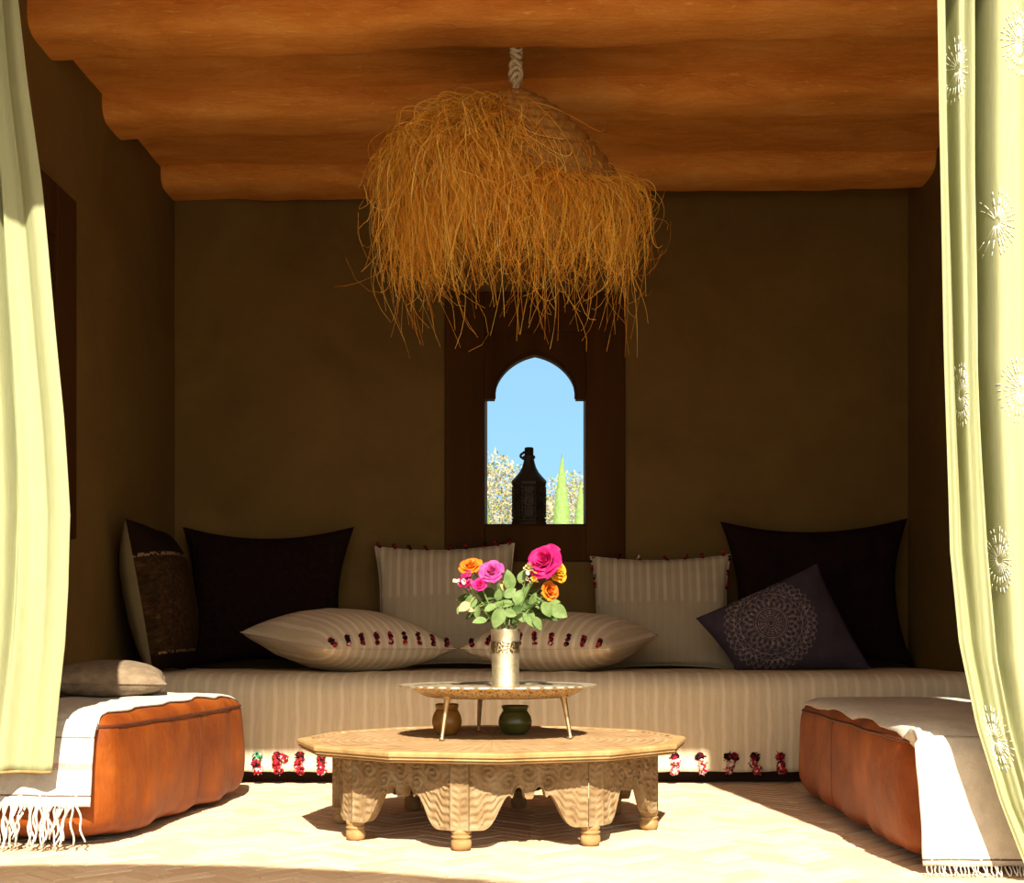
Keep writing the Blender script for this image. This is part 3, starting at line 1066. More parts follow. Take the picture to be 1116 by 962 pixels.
# ------------------------------------------------------------------ poufs
def rounded_block(hx, hy, hz, n=7.0, res=18, bulge=0.05, wr=0.012, seed=0.0, lean=0.0):
    """soft box, sides bulging, wrinkled leather"""
    v, f = [], []
    key = {}
    def vid(p):
        k = (round(p[0], 5), round(p[1], 5), round(p[2], 5))
        if k not in key:
            key[k] = len(v)
            L = (abs(p[0]) ** n + abs(p[1]) ** n + abs(p[2]) ** n) ** (1 / n)
            q = Vector((p[0] / L, p[1] / L, p[2] / L))
            bl_ = 1 + bulge * (1 - q.z ** 2)
            w_ = Vector((q.x * hx * bl_, q.y * hy * bl_, q.z * hz))
            d = Vector((q.x, q.y, q.z * 0.4)).normalized()
            low = 1.0 - 0.5 * (q.z + 1) / 2
            w_ += d * wr * low * (nz(w_, 5.0, seed) + 0.6 * nz((w_.x * 3, w_.y * 3, w_.z * 0.8), 4.5, seed + 2))
            w_.x += lean * (w_.z / hz)
            v.append(w_)
        return key[k]
    g = [-1 + 2 * i / res for i in range(res + 1)]
    # more samples near the rims
    g = [math.copysign(abs(a) ** 0.75, a) for a in g]
    for ax in range(3):
        for sg in (-1, 1):
            for i in range(res):
                for j in range(res):
                    q = []
                    for a, b in ((g[i], g[j]), (g[i + 1], g[j]), (g[i + 1], g[j + 1]), (g[i], g[j + 1])):
                        p = [0, 0, 0]
                        p[ax] = sg; p[(ax + 1) % 3] = a; p[(ax + 2) % 3] = b
                        q.append(vid(p))
                    f.append(tuple(q if sg > 0 else q[::-1]))
    return v, f


def block_ring(hx, hy, z, n=7.0, cnt=120, bulge=0.0, off=0.0):
    pts = []
    for k in range(cnt + 1):
        a = 2 * PI * k / cnt
        c_, s_ = math.cos(a), math.sin(a)
        L = (abs(c_) ** n + abs(s_) ** n) ** (1 / n)
        pts.append(Vector(((c_ / L) * hx * (1 + bulge) + off * c_, (s_ / L) * hy * (1 + bulge) + off * s_, z)))
    return pts


def pouf(label, loc, rotz, hx, hy, hz, seed, n=9.0):
    root = empty('leather_pouf', loc, (0, 0, R(rotz)))
    tag(root, label, 'pouf', 'leather poufs beside the low table')
    v, f = rounded_block(hx, hy, hz, n, 26, 0.045, 0.022, seed)
    v = [p + Vector((0, 0, hz)) for p in v]
    zmin = min(p.z for p in v)
    v = [p - Vector((0, 0, zmin)) for p in v]
    mesh('leather_body', v, f, M['leather'], root)
    # piped seam round the upper edge, snapped on to the body
    from mathutils.bvhtree import BVHTree
    bvh = BVHTree.FromPolygons(v, f)
    for zz in (2 * hz - 0.028,):
        pts = []
        for p in block_ring(hx * 1.3, hy * 1.3, zz, n, 160):
            h_ = bvh.ray_cast(Vector((p.x, p.y, zz)), Vector((-p.x, -p.y, 0)).normalized())
            if h_[0] is not None: pts.append(h_[0])
        mb = MB(); mb.tube(pts, 0.005, 6)
        mb.build('seam', M['seam'], root)
    for sx in (-1, 1):
        pts = []
        for k in range(16):
            zz = 0.02 + (2 * hz - 0.05) * k / 15
            h_ = bvh.ray_cast(Vector((sx * hx * 1.6, 0.12 * hy, zz)), Vector((-sx, 0, 0)))
            if h_[0] is not None: pts.append(h_[0])
        mb = MB(); mb.tube(pts, 0.0022, 5)
        mb.build('seam', M['seam'], root)
    return root, bvh


PL = dict(loc=(-1.305, 4.15, 0.0), rot=-4.6, hx=0.235, hy=0.60, hz=0.170)
pl_root, pl_bvh = pouf('long orange leather pouf with a white fringed blanket draped over it', PL['loc'], PL['rot'], PL['hx'], PL['hy'], PL['hz'], 1.3)
PR = dict(loc=(1.165, 3.98, 0.0), rot=-1.2, hx=0.285, hy=0.80, hz=0.163)
pr_root, pr_bvh = pouf('long orange leather pouf under a cream linen cloth, beside the embroidered curtain', PR['loc'], PR['rot'], PR['hx'], PR['hy'], PR['hz'], 6.1)


def drape(name, label, P, bvh, ux0, ux1f, hem, far, mat, seed, zfront_off=0.012, thick=0.006):
    """cloth over the top of a pouf and down its camera end. ux1f(s) gives the inner edge (local x) along the path"""
    hx, hy, hz = P['hx'], P['hy'], P['hz']
    top = 2 * hz + 0.008
    yf = -hy * 1.045 - zfront_off
    pth = []
    for k in range(26):
        yy = far + (yf + 0.07 - far) * k / 25
        pth.append((yy, top))
    for k in range(1, 10):
        a = PI / 2 * k / 9
        pth.append((yf + 0.07 - 0.07 * math.sin(a), top - 0.07 + 0.07 * math.cos(a)))
    for k in range(1, 19):
        pth.append((yf - 0.012 * k / 18, top - 0.07 - (top - 0.07 - hem) * k / 18))
    # length from hem upwards for the bands
    ln = [0.0] * len(pth)
    for i in range(len(pth) - 2, -1, -1):
        ln[i] = ln[i + 1] + math.hypot(pth[i][0] - pth[i + 1][0], pth[i][1] - pth[i + 1][1])
    tot = ln[0]
    nu = 40
    v, uv = [], []
    for i, (yy, zz) in enumerate(pth):
        x1 = ux1f(i / (len(pth) - 1), yy, zz)
        for j in range(nu):
            x_ = ux0 + (x1 - ux0) * j / (nu - 1)
            down = max(0.0, (top - zz) / top)
            y2 = yy - 0.010 * down * (1 + nz((x_, 0, zz * 0.3), 9, seed)) - 0.004 * nz((x_, yy, zz), 14, seed)
            z2 = zz + (0.004 * nz((x_, yy, 0), 9, seed + 2) if down < 0.05 else 0)
            if i == len(pth) - 1: z2 += 0.003 * nz((x_, 0, 0), 20, seed)
            # rest on the leather: push the point out of the pouf body
            for _ in range(2):
                cx_ = max(-hx * 0.98, min(hx * 0.98, x_))
                a_ = bvh.ray_cast(Vector((cx_, y2, 1.0)), Vector((0, 0, -1)))[0]
                b_ = bvh.ray_cast(Vector((cx_, -3.0, z2)), Vector((0, 1, 0)))[0]
                if a_ is not None and zz > top - 0.012:
                    z2 = a_.z + 0.009 + 0.0015 * nz((x_, yy, 0), 9, seed + 2)
                    break
                if a_ is not None and b_ is not None and z2 < a_.z + 0.007 and y2 > b_.y - 0.007:
                    if a_.z - z2 < y2 - b_.y: z2 = a_.z + 0.008
                    else: y2 = b_.y - 0.008
            v.append((x_, y2, z2)); uv.append((x_, ln[i]))
    o = mesh(name, v, grid_faces(nu, len(pth)), mat, None, True, None, None, uv)
    o.location = P['loc']; o.rotation_euler = (0, 0, R(P['rot']))
    sm = o.modifiers.new('thick', 'SOLIDIFY'); sm.thickness = thick; sm.offset = 1
    # make sure the thickness goes outwards
    tag(o, label, 'blanket')
    return o, yf


def left_edge(s_, yy, zz):
    e_ = PL['hx'] * 1.0 - 0.012
    if zz > 2 * PL['hz'] - 0.02:
        return e_ - 0.020 + 0.014 * math.sin(yy * 26) * 0.6 + 0.012 * nz((yy, 0, 0), 7, 3)
    return e_ - 0.030 + 0.016 * (zz / 0.34) + 0.006 * nz((0, zz, 0), 14, 2)
bl_l, yfl = drape('fringed_blanket', 'white woven blanket with thin dark bands and a knotted fringe, draped over a leather pouf', PL, pl_bvh, -0.25, left_edge, 0.112, PL['hy'] - 0.03, M['blanket'], 2.0)
# fringe strands hanging off the hem
rnd = random.Random(5)
mb = MB()
for k in range(64):
    x_ = -0.245 + (PL['hx'] - 0.06 + 0.245) * (k + rnd.random() * 0.8) / 64
    L = rnd.uniform(0.075, 0.115)
    p = Vector((x_, yfl - 0.034 - rnd.random() * 0.006, 0.116))
    pts = [p.copy()]
    sx = rnd.uniform(-0.35, 0.35); ph = rnd.uniform(0, 6)
    for q in range(9):
        p = p + Vector((sx * L / 9 + 0.0028 * math.sin(q * 0.9 + ph), -0.0012 + 0.002 * math.sin(q + ph), -L / 9))
        p.z = max(p.z, 0.006)
        pts.append(p.copy())
    mb.tube(pts, lambda s_: 0.0032 * (1 - 0.25 * s_), 5)
fr = mb.build('fringe', M['fringe'], bl_l)

def right_edge(s_, yy, zz):
    e_ = -PR['hx']
    if zz > 2 * PR['hz'] - 0.02:
        return e_ + 0.006 + 0.014 * nz((yy, 0, 0), 4, 8)
    return e_ + 0.004 + 0.05 * (1 - zz / 0.33) * 0.2 + 0.008 * nz((0, zz, 0), 12, 2)
bl_r, yfr = drape('linen_cloth', 'cream linen cloth draped over a leather pouf, half shaded by the embroidered curtain', PR, pr_bvh, 0.325, right_edge, 0.020, PR['hy'] - 0.03, M['linen'], 7.0)
bl_r.modifiers['thick'].offset = -1
mb = MB()
rnd = random.Random(9)
for k in range(70):
    x_ = 0.32 - (0.32 + PR['hx'] - 0.015) * (k + rnd.random() * 0.6) / 70
    p = Vector((x_, yfr - 0.033, 0.022))
    mb.tube([p, p + Vector((rnd.uniform(-.004, .004), -0.008, -0.010)), p + Vector((rnd.uniform(-.006, .006), -0.022, -0.018))], 0.002, 4)
mb.build('fringe', M['fringe'], bl_r)

# small linen cushion on the blanket
pg = Pillow(0.36, 0.40, 0.125, 0.03, 9.0, full=0.42)
g_ = cushion('small_cushion', 'small grey brown linen cushion lying on the white fringed blanket', pg, M['grey_linen'], (-1.405, 4.40, 0.411), (R(2), R(1), R(16)), piping=True)

# ------------------------------------------------------------------ carved table
TC = Vector((-0.139, 3.93, 0.0))
TTOP = 0.2585
tb = empty('low_table', TC)
tag(tb, 'low carved wooden table with a many-sided top on carved legs', 'table')
RT = 0.563
top_prof = [(0.30, -0.030), (RT - 0.060, -0.031), (RT - 0.018, -0.030), (RT - 0.010, -0.027), (RT - 0.012, -0.0235), (RT - 0.004, -0.021),
            (RT - 0.006, -0.0165), (RT, -0.013), (RT, -0.006), (RT - 0.004, -0.001), (RT - 0.010, 0.0), (RT - 0.034, 0.0), (RT - 0.037, -0.0035), (RT - 0.045, -0.004), (0.001, -0.004)]
mb = MB()
mb.lathe([(r_, TTOP + z_) for r_, z_ in top_prof[:12]], 12, cap=False, a0=R(4))
# underside
mb.lathe([(0.001, TTOP - 0.030), (0.30, TTOP - 0.030)], 12, cap=False, a0=R(4))
rim = mb.build('tabletop_rim', M['table_wood'], tb, False)
mb = MB()
mb.lathe([(r_, TTOP + z_) for r_, z_ in top_prof[11:]], 12, cap=False, a0=R(4))
mb.build('tabletop', M['table_top'], tb, False)

RO = 0.48
A0 = R(-98.5)
corner = [Vector((RO * math.cos(A0 + k * PI / 4), RO * math.sin(A0 + k * PI / 4), 0)) for k in range(8)]
SIDE = (corner[1] - corner[0]).length
ZA = TTOP - 0.0285   # top of the apron


FAC = 0.026          # half width of the flat post face at every corner


def zb(t_):
    """lower outline of a side, t_ metres from the nearer corner"""
    if t_ < 0.054: return 0.053
    if t_ < 0.130:
        u = (t_ - 0.054) / 0.076
        u = u ** 1.45
        return 0.053 + 0.087 * u * u * (3 - 2 * u)
    if t_ < 0.136: return 0.140
    z_ = 0.134
    d = abs(t_ - (SIDE / 2 - 0.027))
    if d < 0.016: z_ += 0.027 * math.sqrt(1 - (d / 0.016) ** 2)
    if t_ > SIDE / 2 - 0.011: z_ -= 0.004
    return z_


def relief(t_, z_):
    """carving depth on a side; t_ from the first corner"""
    tn = min(t_, SIDE - t_)
    zlow = zb(tn)
    if z_ > ZA - 0.008 or z_ < zlow + 0.005:
        return 0.0042
    if tn < FAC + 0.003:
        return 0.0048
    if z_ < 0.150 - 0.30 * max(0.0, tn - 0.10) and tn < 0.128:
        # acanthus wing: veins sweeping up and out, edge groove along the outline
        e_ = z_ - zlow
        ph = (z_ * 1.0 - 0.75 * (tn - FAC) + 0.006 * math.sin(tn * 160)) * 2 * PI / 0.021
        return 0.0022 + 0.0026 * math.sin(ph) + (0.0016 if e_ < 0.012 else 0)
    pit = 0.052
    k = math.floor(t_ / pit)
    best, wsum = 0.0, 0.0
    for kk in (k - 1, k, k + 1):
        cx = (kk + 0.5) * pit
        sg = 1 if kk % 2 else -1
        cz = 0.186 + 0.011 * sg
        dx, dz = t_ - cx, z_ - cz
        r_ = math.hypot(dx, dz)
        w_ = max(0.0, 1 - r_ / 0.034)
        if w_ > 0:
            th_ = math.atan2(dz, dx) * sg
            best += w_ ** 0.6 * math.cos(r_ * 2 * PI / 0.0150 - th_)
            wsum += w_ ** 0.6
    leaf = math.sin(t_ * 210 + 3.5 * math.sin(z_ * 150)) * math.sin(z_ * 190 + 3 * math.sin(t_ * 120))
    return 0.0006 + 0.0038 * max(-1, min(1, 1.3 * best + 0.7 * leaf * max(0.0, 1 - wsum)))


def facet_relief(u, z_):
    """flat post face: pairs of leaves up a stem; u -1..1"""
    if abs(u) > 0.86 or z_ < 0.060 or z_ > ZA - 0.008: return 0.0
    if abs(u) < 0.07: return -0.0022
    ph = (z_ - 0.010 * abs(u)) * 2 * PI / 0.0185
    return -0.0014 + 0.0020 * math.sin(ph) * math.sin(PI * abs(u)) 


def facet_strip(i):
    c0 = corner[i]
    d1 = (corner[(i + 1) % 8] - c0).normalized(); d0 = (corner[(i - 1) % 8] - c0).normalized()
    p, q = c0 + d0 * FAC, c0 + d1 * FAC
    n_ = c0.normalized()
    nu, nr_ = 16, 60
    v = []
    for a in range(nu + 1):
        u = -1 + 2 * a / nu
        for r_ in range(nr_ + 1):
            z_ = 0.053 + (ZA - 0.053) * r_ / nr_
            v.append(p.lerp(q, a / nu) + n_ * (0.0046 + facet_relief(u, z_)) + Vector((0, 0, z_)))
    return v, grid_faces(nr_ + 1, nu + 1, True)


def side_strip(i, t0, t1, res=0.0036):
    a, b = corner[i], corner[(i + 1) % 8]
    d = (b - a) / SIDE
    nrm = Vector((d.y, -d.x, 0))
    nt = max(4, int((t1 - t0) / res)); nr = 44
    v = []
    for k in range(nt + 1):
        t_ = t0 + (t1 - t0) * k / nt
        lo = zb(min(t_, SIDE - t_))
        for r_ in range(nr + 1):
            z_ = lo + (ZA - lo) * r_ / nr
            e_ = relief(t_, z_)
            v.append(a + d * t_ + nrm * e_ + Vector((0, 0, z_)))
    n1 = len(v)
    for k in range(nt + 1):
        t_ = t0 + (t1 - t0) * k / nt
        lo = zb(min(t_, SIDE - t_))
        ti = t_
        for z_ in (lo, ZA):
            v.append(a + d * ti - nrm * 0.026 + Vector((0, 0, z_)))
    f = grid_faces(nr + 1, nt + 1, True)
    for k in range(nt):
        p, q = n1 + 2 * k, n1 + 2 * k + 2
        f.append((p, p + 1, q + 1, q))
        f.append((k * (nr + 1), p, q, (k + 1) * (nr + 1)))
        f.append((k * (nr + 1) + nr, (k + 1) * (nr + 1) + nr, q + 1, p + 1))
    f.append(tuple(range(nr + 1)) + (n1 + 1, n1))
    L = nt * (nr + 1)
    f.append(tuple(range(L, L + nr + 1))[::-1] + (n1 + 2 * nt, n1 + 2 * nt + 1))
    return v, f


foot_prof = [(0.012, 0.0), (0.020, 0.001), (0.0255, 0.008), (0.0275, 0.020), (0.0265, 0.033), (0.0225, 0.041), (0.0265, 0.044), (0.0275, 0.049), (0.0225, 0.053), (0.0255, 0.057), (0.0265, 0.063), (0.026, 0.074)]
for i in range(8):
    v, f = side_strip(i, 0.136, SIDE - 0.136)
    o = mesh('apron_panel', v, f, M['carved'], tb); sharp_by_angle(o, 55)
    mb = MB()
    v, f = side_strip(i, FAC, 0.136); mb.add(v, f)
    v, f = side_strip((i - 1) % 8, SIDE - 0.136, SIDE - FAC); mb.add(v, f)
    v, f = facet_strip(i); mb.add(v, f)
    lg = mb.build('leg', M['carved'], tb); sharp_by_angle(lg, 55)
    mb = MB()
    cc = corner[i] * (1 - 0.030 / RO)
    mb.lathe([(r_ * 0.98, z_ * 0.76) for r_, z_ in foot_prof], 20, (cc.x, cc.y, 0))
    mb.build('foot', M['table_wood'], lg)
# stretcher ring inside keeps the legs together
mb = MB()
for i in range(0, 8, 2):
    a, b = corner[i] * 0.93, corner[(i + 4) % 8] * 0.93
    if i < 4:
        d = (b - a).normalized(); s_ = Vector((-d.y, d.x, 0)) * 0.02
        zt_ = ZA - 0.002 - 0.03 * (i // 2 == 1) * 0
        mb.add([a + s_ + Vector((0, 0, zt_ - 0.03)), a - s_ + Vector((0, 0, zt_ - 0.03)), b - s_ + Vector((0, 0, zt_ - 0.03)), b + s_ + Vector((0, 0, zt_ - 0.03)),
                a + s_ + Vector((0, 0, zt_)), a - s_ + Vector((0, 0, zt_)), b - s_ + Vector((0, 0, zt_)), b + s_ + Vector((0, 0, zt_))],
               [(0, 1, 2, 3), (7, 6, 5, 4), (0, 4, 5, 1), (1, 5, 6, 2), (2, 6, 7, 3), (3, 7, 4, 0)])
mb.build('cross_brace', M['table_wood'], tb, False)

# ------------------------------------------------------------------ tray on legs
TT = Vector((-0.127, 4.005, TTOP - 0.004))
TR = 0.405 - TT.z
tr = empty('tray_table', TT)
tag(tr, 'round pierced brass tray on three slim legs standing on the carved table', 'tray')
mb = MB()
mb.lathe([(0.001, TR - 0.004), (0.20, TR - 0.004), (0.246, TR - 0.003), (0.252, TR)], 72, cap=False)
mb.lathe([(0.001, TR - 0.007), (0.20, TR - 0.007)], 72, cap=False)
mb.build('tray_plate', M['tray_metal'], tr)
mb = MB()
zig = lambda a, r_, z_: 1.0 + 0.016 * math.cos(a * 44) * (1 if r_ > 0.27 else 0)
mb.lathe([(0.248, TR + 0.0005), (0.268, TR + 0.003), (0.287, TR + 0.004), (0.289, TR + 0.0015), (0.287, TR - 0.003), (0.268, TR - 0.001), (0.252, TR - 0.003)], 240, cap=False, mod=zig)
mb.build('tray_rim', M['tray_metal'], tr)
mb = MB()
mb.lathe([(0.254, TR - 0.002), (0.250, TR - 0.009), (0.236, TR - 0.020), (0.214, TR - 0.030), (0.200, TR - 0.033), (0.196, TR - 0.033), (0.196, TR - 0.028), (0.232, TR - 0.018), (0.247, TR - 0.004)], 72, cap=False)
mb.build('pierced_band', M['tray_pierced'], tr)
for a in (229, 334, 107):
    ca_, sa_ = math.cos(R(a)), math.sin(R(a))
    mb = MB()
    zt_ = TR - 0.026
    p0 = Vector((0.212 * ca_, 0.212 * sa_, zt_)); p1 = Vector((0.235 * ca_, 0.235 * sa_, 0.0015))
    pts = [p0.lerp(p1, q) for q in (0, 0.04, 0.05, 0.09, 0.11, 0.35, 0.6, 0.85, 0.93, 0.94, 1.0)]
    rr_ = [0.0155, 0.0155, 0.010, 0.010, 0.0085, 0.0075, 0.0065, 0.0055, 0.0055, 0.008, 0.0085]
    mb.tube(pts, lambda s_: rr_[int(round(s_ * 10))], 10)
    mb.build('leg', M['leg_metal'], tr)

# two small glazed pots
def pot(label, loc, w, h, mat, mouth):
    root = empty('clay_pot', loc)
    tag(root, label, 'pot', 'small glazed pots under the tray')
    k = w / 2
    mb = MB()
    mb.lathe([(0.001, 0.0), (0.50 * k, 0.0), (0.62 * k, 0.02 * h), (0.86 * k, 0.16 * h), (0.99 * k, 0.36 * h), (1.0 * k, 0.46 * h), (0.93 * k, 0.62 * h), (0.78 * k, 0.76 * h), (0.70 * k, 0.82 * h),
              (0.66 * k, 0.80 * h), (0.75 * k, 0.72 * h), (0.90 * k, 0.5 * h), (0.80 * k, 0.2 * h), (0.001, 0.06 * h)], 40, cap=False)
    mb.build('pot_body', mat, root)
    mb = MB()
    mb.lathe([(0.69 * k, 0.80 * h), (0.74 * k, 0.86 * h), (mouth * k, 0.93 * h), (mouth * k, 0.98 * h), (mouth * k - 0.004, h), (0.72 * k, 0.985 * h), (0.66 * k, 0.88 * h), (0.66 * k, 0.79 * h)], 40, cap=False)
    mb.build('pot_rim', mat, root)
    return root

pot('small round ochre glazed pot under the brass tray', (-0.283, 4.07, TTOP - 0.0035), 0.090, 0.094, M['pot_ochre'], 0.78)
pot('small round moss green glazed pot under the brass tray', (-0.079, 4.09, TTOP - 0.0035), 0.102, 0.088, M['pot_green'], 0.80)

# ------------------------------------------------------------------ vase and flowers
VP = Vector((-0.106, 4.0, 0.4015))
vs = empty('metal_vase', VP)
tag(vs, 'tall cylindrical silver metal vase full of roses on the brass tray', 'vase')
VH = 0.170
mb = MB()
mb.lathe([(0.001, 0.0), (0.0415, 0.0), (0.0425, 0.004), (0.0405, 0.010), (0.0400, 0.05), (0.0405, 0.10), (0.0425, 0.15), (0.0445, 0.166), (0.0455, VH), (0.0435, VH + 0.001), (0.041, 0.15), (0.038, 0.02), (0.001, 0.012)], 48, cap=False)
mb.build('vase_body', M['vase_metal'], vs)
mb = MB()
mb.lathe([(0.0407, 0.098), (0.0418, 0.100), (0.0422, 0.116), (0.0424, 0.132), (0.0421, 0.134)], 48, cap=False, mod=lambda a, r_, z_: 1 + 0.006 * math.sin(a * 24))
mb.build('embossed_band', M['vase_relief'], vs)


def rose_bloom(mb, c, axis, rad, hgt, layers, rnd, openness=1.0, mi=0):
    axis = Vector(axis).normalized()
    up = Vector((0, 0, 1)) if abs(axis.z) < 0.95 else Vector((1, 0, 0))
    ax = axis.cross(up).normalized(); ay = axis.cross(ax)
    for li in range(layers):
        q = li / max(1, layers - 1)               # 0 centre .. 1 outside
        n = 3 + int(3 * q)
        r1 = rad * (0.18 + 0.82 * q) * openness
        h1 = hgt * (1.0 - 0.42 * q * q)
        half = 2 * PI / n * 0.72
        for k in range(n):
            a0 = 2 * PI * k / n + li * 0.9 + rnd.uniform(-.2, .2)
            wv = rnd.uniform(-0.1, 0.1)
            nu, nv = 7, 6
            v = []
            for i in range(nv):
                w_ = i / (nv - 1)
                for j in range(nu):
                    u = -1 + 2 * j / (nu - 1)
                    taper = math.sin(PI * min(1, 0.22 + 0.62 * w_)) ** 0.7
                    a = a0 + half * u * taper
                    rr = r1 * (0.25 + 0.75 * w_ ** 0.6) * (1 + wv * u)
                    curl = max(0, w_ - 0.7) / 0.3
                    rr += r1 * 0.22 * curl * (0.3 + q)
                    hh = h1 * (w_ ** 0.9) * (1 - 0.22 * abs(u) ** 2.2 * w_) - h1 * 0.20 * curl * curl * q
                    rr *= 1 + rnd.uniform(-0.02, 0.02)
                    v.append(Vector(c) + ax * rr * math.cos(a) + ay * rr * math.sin(a) + axis * (hh - hgt * 0.35))
            mb.add(v, grid_faces(nu, nv), mi)


def leaf_geom(mb, p, d, nrm, L, W, rnd, mi=0, fold=0.25, curl=0.25):
    d = Vector(d).normalized(); nrm = Vector(nrm)
    s_ = d.cross(nrm)
    if s_.length < 1e-4: s_ = d.cross(Vector((1, 0.2, 0)))
    s_.normalize(); nn = s_.cross(d).normalized()
    nv, nu = 9, 5
    v = []
    for i in range(nv):
        w_ = i / (nv - 1)
        wid = W / 2 * (math.sin(PI * w_ ** 0.85) ** 0.8) * (1 if w_ < 1 else 0)
        for j in range(nu):
            u = -1 + 2 * j / (nu - 1)
            v.append(Vector(p) + d * L * w_ + s_ * wid * u + nn * (abs(u) * wid * fold - curl * L * w_ * w_ * 0.5))
    mb.add(v, grid_faces(nu, nv), mi)


MOUTH = VP + Vector((0, 0, VH))


def flower(name, label, cat, px, py, Y, bloom, leaves, rnd, group=None, base=None):
    """one cut stem: root in the vase, stem, bloom, leaves"""
    head = at(px, py, Y)
    b_ = base or Vector((rnd.uniform(-0.018, 0.018), rnd.uniform(-0.018, 0.018), -0.10))
    root = empty(name, MOUTH + b_)
    tag(root, label, cat, group)
    off = -(MOUTH + b_)
    lip = MOUTH + Vector((max(-.026, min(.026, (head.x - MOUTH.x) * 0.4)), max(-.026, min(.026, (head.y - MOUTH.y) * 0.4)), 0.0))
    pts = []
    p0 = MOUTH + b_
    for k in range(6): pts.append(p0.lerp(lip, k / 6))
    mid = Vector((lip.x + (head.x - lip.x) * 0.35, lip.y + (head.y - lip.y) * 0.35, lip.z + (head.z - lip.z) * 0.55))
    for k in range(11):
        w_ = k / 10
        pts.append(lip * (1 - w_) ** 2 + mid * 2 * w_ * (1 - w_) + head * w_ * w_)
    mb = MB(); mb.tube([p + off for p in pts], 0.0021, 6)
    st = mb.build('stem', M['stem'], root)
    if bloom:
        bloom(root, head, off)
    for (lx, ly, ang, lp, mk, dY) in leaves:
        c_ = at(lx, ly, Y + dY)
        L = lp * Y / F
        d = Vector((math.cos(R(ang)), rnd.uniform(-0.45, 0.1), math.sin(R(ang)))).normalized()
        p = c_ - d * L * 0.5
        nr = Vector((rnd.uniform(-.7, .7), -0.75, rnd.uniform(0.05, 1.1)))
        mb = MB()
        leaf_geom(mb, p + off, d, nr, L, L * rnd.uniform(0.58, 0.72), rnd, 0, 0.22, rnd.uniform(0.1, 0.4))
        # petiole back to the nearest point of the stem
        q = min(pts[5:], key=lambda s_: (s_ - p).length)
        mb.tube([p + off, (p + q) / 2 + off + Vector((0, 0, 0.004)), q + off], 0.0010, 4, 0)
        mb.build('leaf', M[mk], root)
    return root


def bloom_rose(mat, axis, rad, hgt, layers, seed, openness=1.0):
    def go(root, head, off):
        rr = random.Random(seed)
        mb = MB(); rose_bloom(mb, head + off, axis, rad, hgt, layers, rr, openness)
        mb.build('bloom', M[mat], root)
        mb = MB()
        ax = Vector(axis).normalized()
        for k in range(5):
            a = 2 * PI * k / 5
            s1 = ax.orthogonal().normalized(); s2 = ax.cross(s1)
            d = (s1 * math.cos(a) + s2 * math.sin(a)) * 0.8 + ax * 0.5
            leaf_geom(mb, head + off - ax * hgt * 0.34, d, ax, rad * 0.8, rad * 0.25, rr)
        mb.build('sepal', M['leaf'], root)
    return go


def bloom_cluster(mats, n, spread, size, seed):
    def go(root, head, off):
        rr = random.Random(seed)
        for k in range(n):
            p = head + off + Vector((rr.gauss(0, spread[0]), rr.gauss(0, spread[1]), rr.gauss(0, spread[2])))
            mb = MB()
            ax = Vector((rr.uniform(-1, 1), rr.uniform(-1.2, 0), rr.uniform(-0.3, 1)))
            rose_bloom(mb, p, ax, size * rr.uniform(0.7, 1.1), size * 1.2, 2, rr)
            mb.build('floret', M[rr.choice(mats)], root)
    return go


rf = random.Random(17)
g = 'cut flowers in the silver vase'
flower('rose', 'large open magenta rose rising highest from the vase', 'flower', 594, 612, 3.97, bloom_rose('magenta', (-0.42, -0.75, 0.32), 0.044, 0.050, 6, 1), [(596, 664, -60, 19, 'leaf', -.03), (609, 666, -35, 23, 'leaf', -.02), (604, 656, 10, 14, 'leaf', 0.0)], rf, g)
flower('rose', 'amber rose half hidden behind the large magenta rose', 'flower', 606, 622, 4.02, bloom_rose('amber', (0.55, -0.6, 0.3), 0.030, 0.042, 5, 2), [(590, 653, -15, 18, 'leaf', 0.0), (584, 665, 200, 18, 'leaf_dark', 0.04)], rf, g)
flower('rose', 'small orange rose below the amber rose', 'flower', 599, 644, 3.98, bloom_rose('orange', (0.5, -0.7, 0.15), 0.024, 0.030, 4, 3), [(578, 660, 25, 18, 'leaf_dark', 0.02), (581, 652, 60, 15, 'leaf', -.01)], rf, g)
flower('rose', 'ruffled orange rose at the upper outer edge of the bouquet above the snapdragon', 'flower', 513, 617, 3.98, bloom_rose('orange', (-0.15, -0.55, 0.7), 0.029, 0.030, 5, 4), [(505, 652, 190, 18, 'leaf_dark', 0.02), (513, 656, 235, 20, 'leaf', -.02), (520, 667, 260, 15, 'leaf', -.03)], rf, g)
flower('rose', 'violet pink rose between the ruffled orange rose and the cream bud', 'flower', 536, 623, 3.95, bloom_rose('violet', (-0.1, -0.8, 0.5), 0.030, 0.034, 6, 5), [(531, 647, 170, 22, 'leaf_dark', 0.03), (528, 657, 200, 22, 'leaf_dark', 0.02), (543, 648, 80, 14, 'leaf', 0)], rf, g)
flower('rose', 'small crimson rose tucked beside the pink snapdragon', 'flower', 523, 637, 3.94, bloom_rose('crimson', (-0.1, -0.8, 0.4), 0.017, 0.024, 4, 6), [(523, 676, 185, 17, 'leaf', -.02), (536, 668, 150, 14, 'leaf_dark', 0.02)], rf, g)
flower('snapdragon', 'pink and white snapdragon sprig at the outer side of the bouquet', 'flower', 508, 635, 3.95, bloom_cluster(['violet', 'crimson', 'blush', 'magenta'], 15, (0.012, 0.010, 0.012), 0.0085, 7), [(506, 661, 215, 15, 'leaf_tan', -.01), (511, 664, 160, 12, 'leaf_tan', 0)], rf, g)
flower('flower_spike', 'thin pale flower spike sticking out sideways from the bouquet', 'flower', 497, 634, 3.96, bloom_cluster(['cream_petal', 'blush'], 9, (0.014, 0.006, 0.005), 0.0055, 8), [(501, 664, 240, 12, 'leaf', -.01)], rf, g)
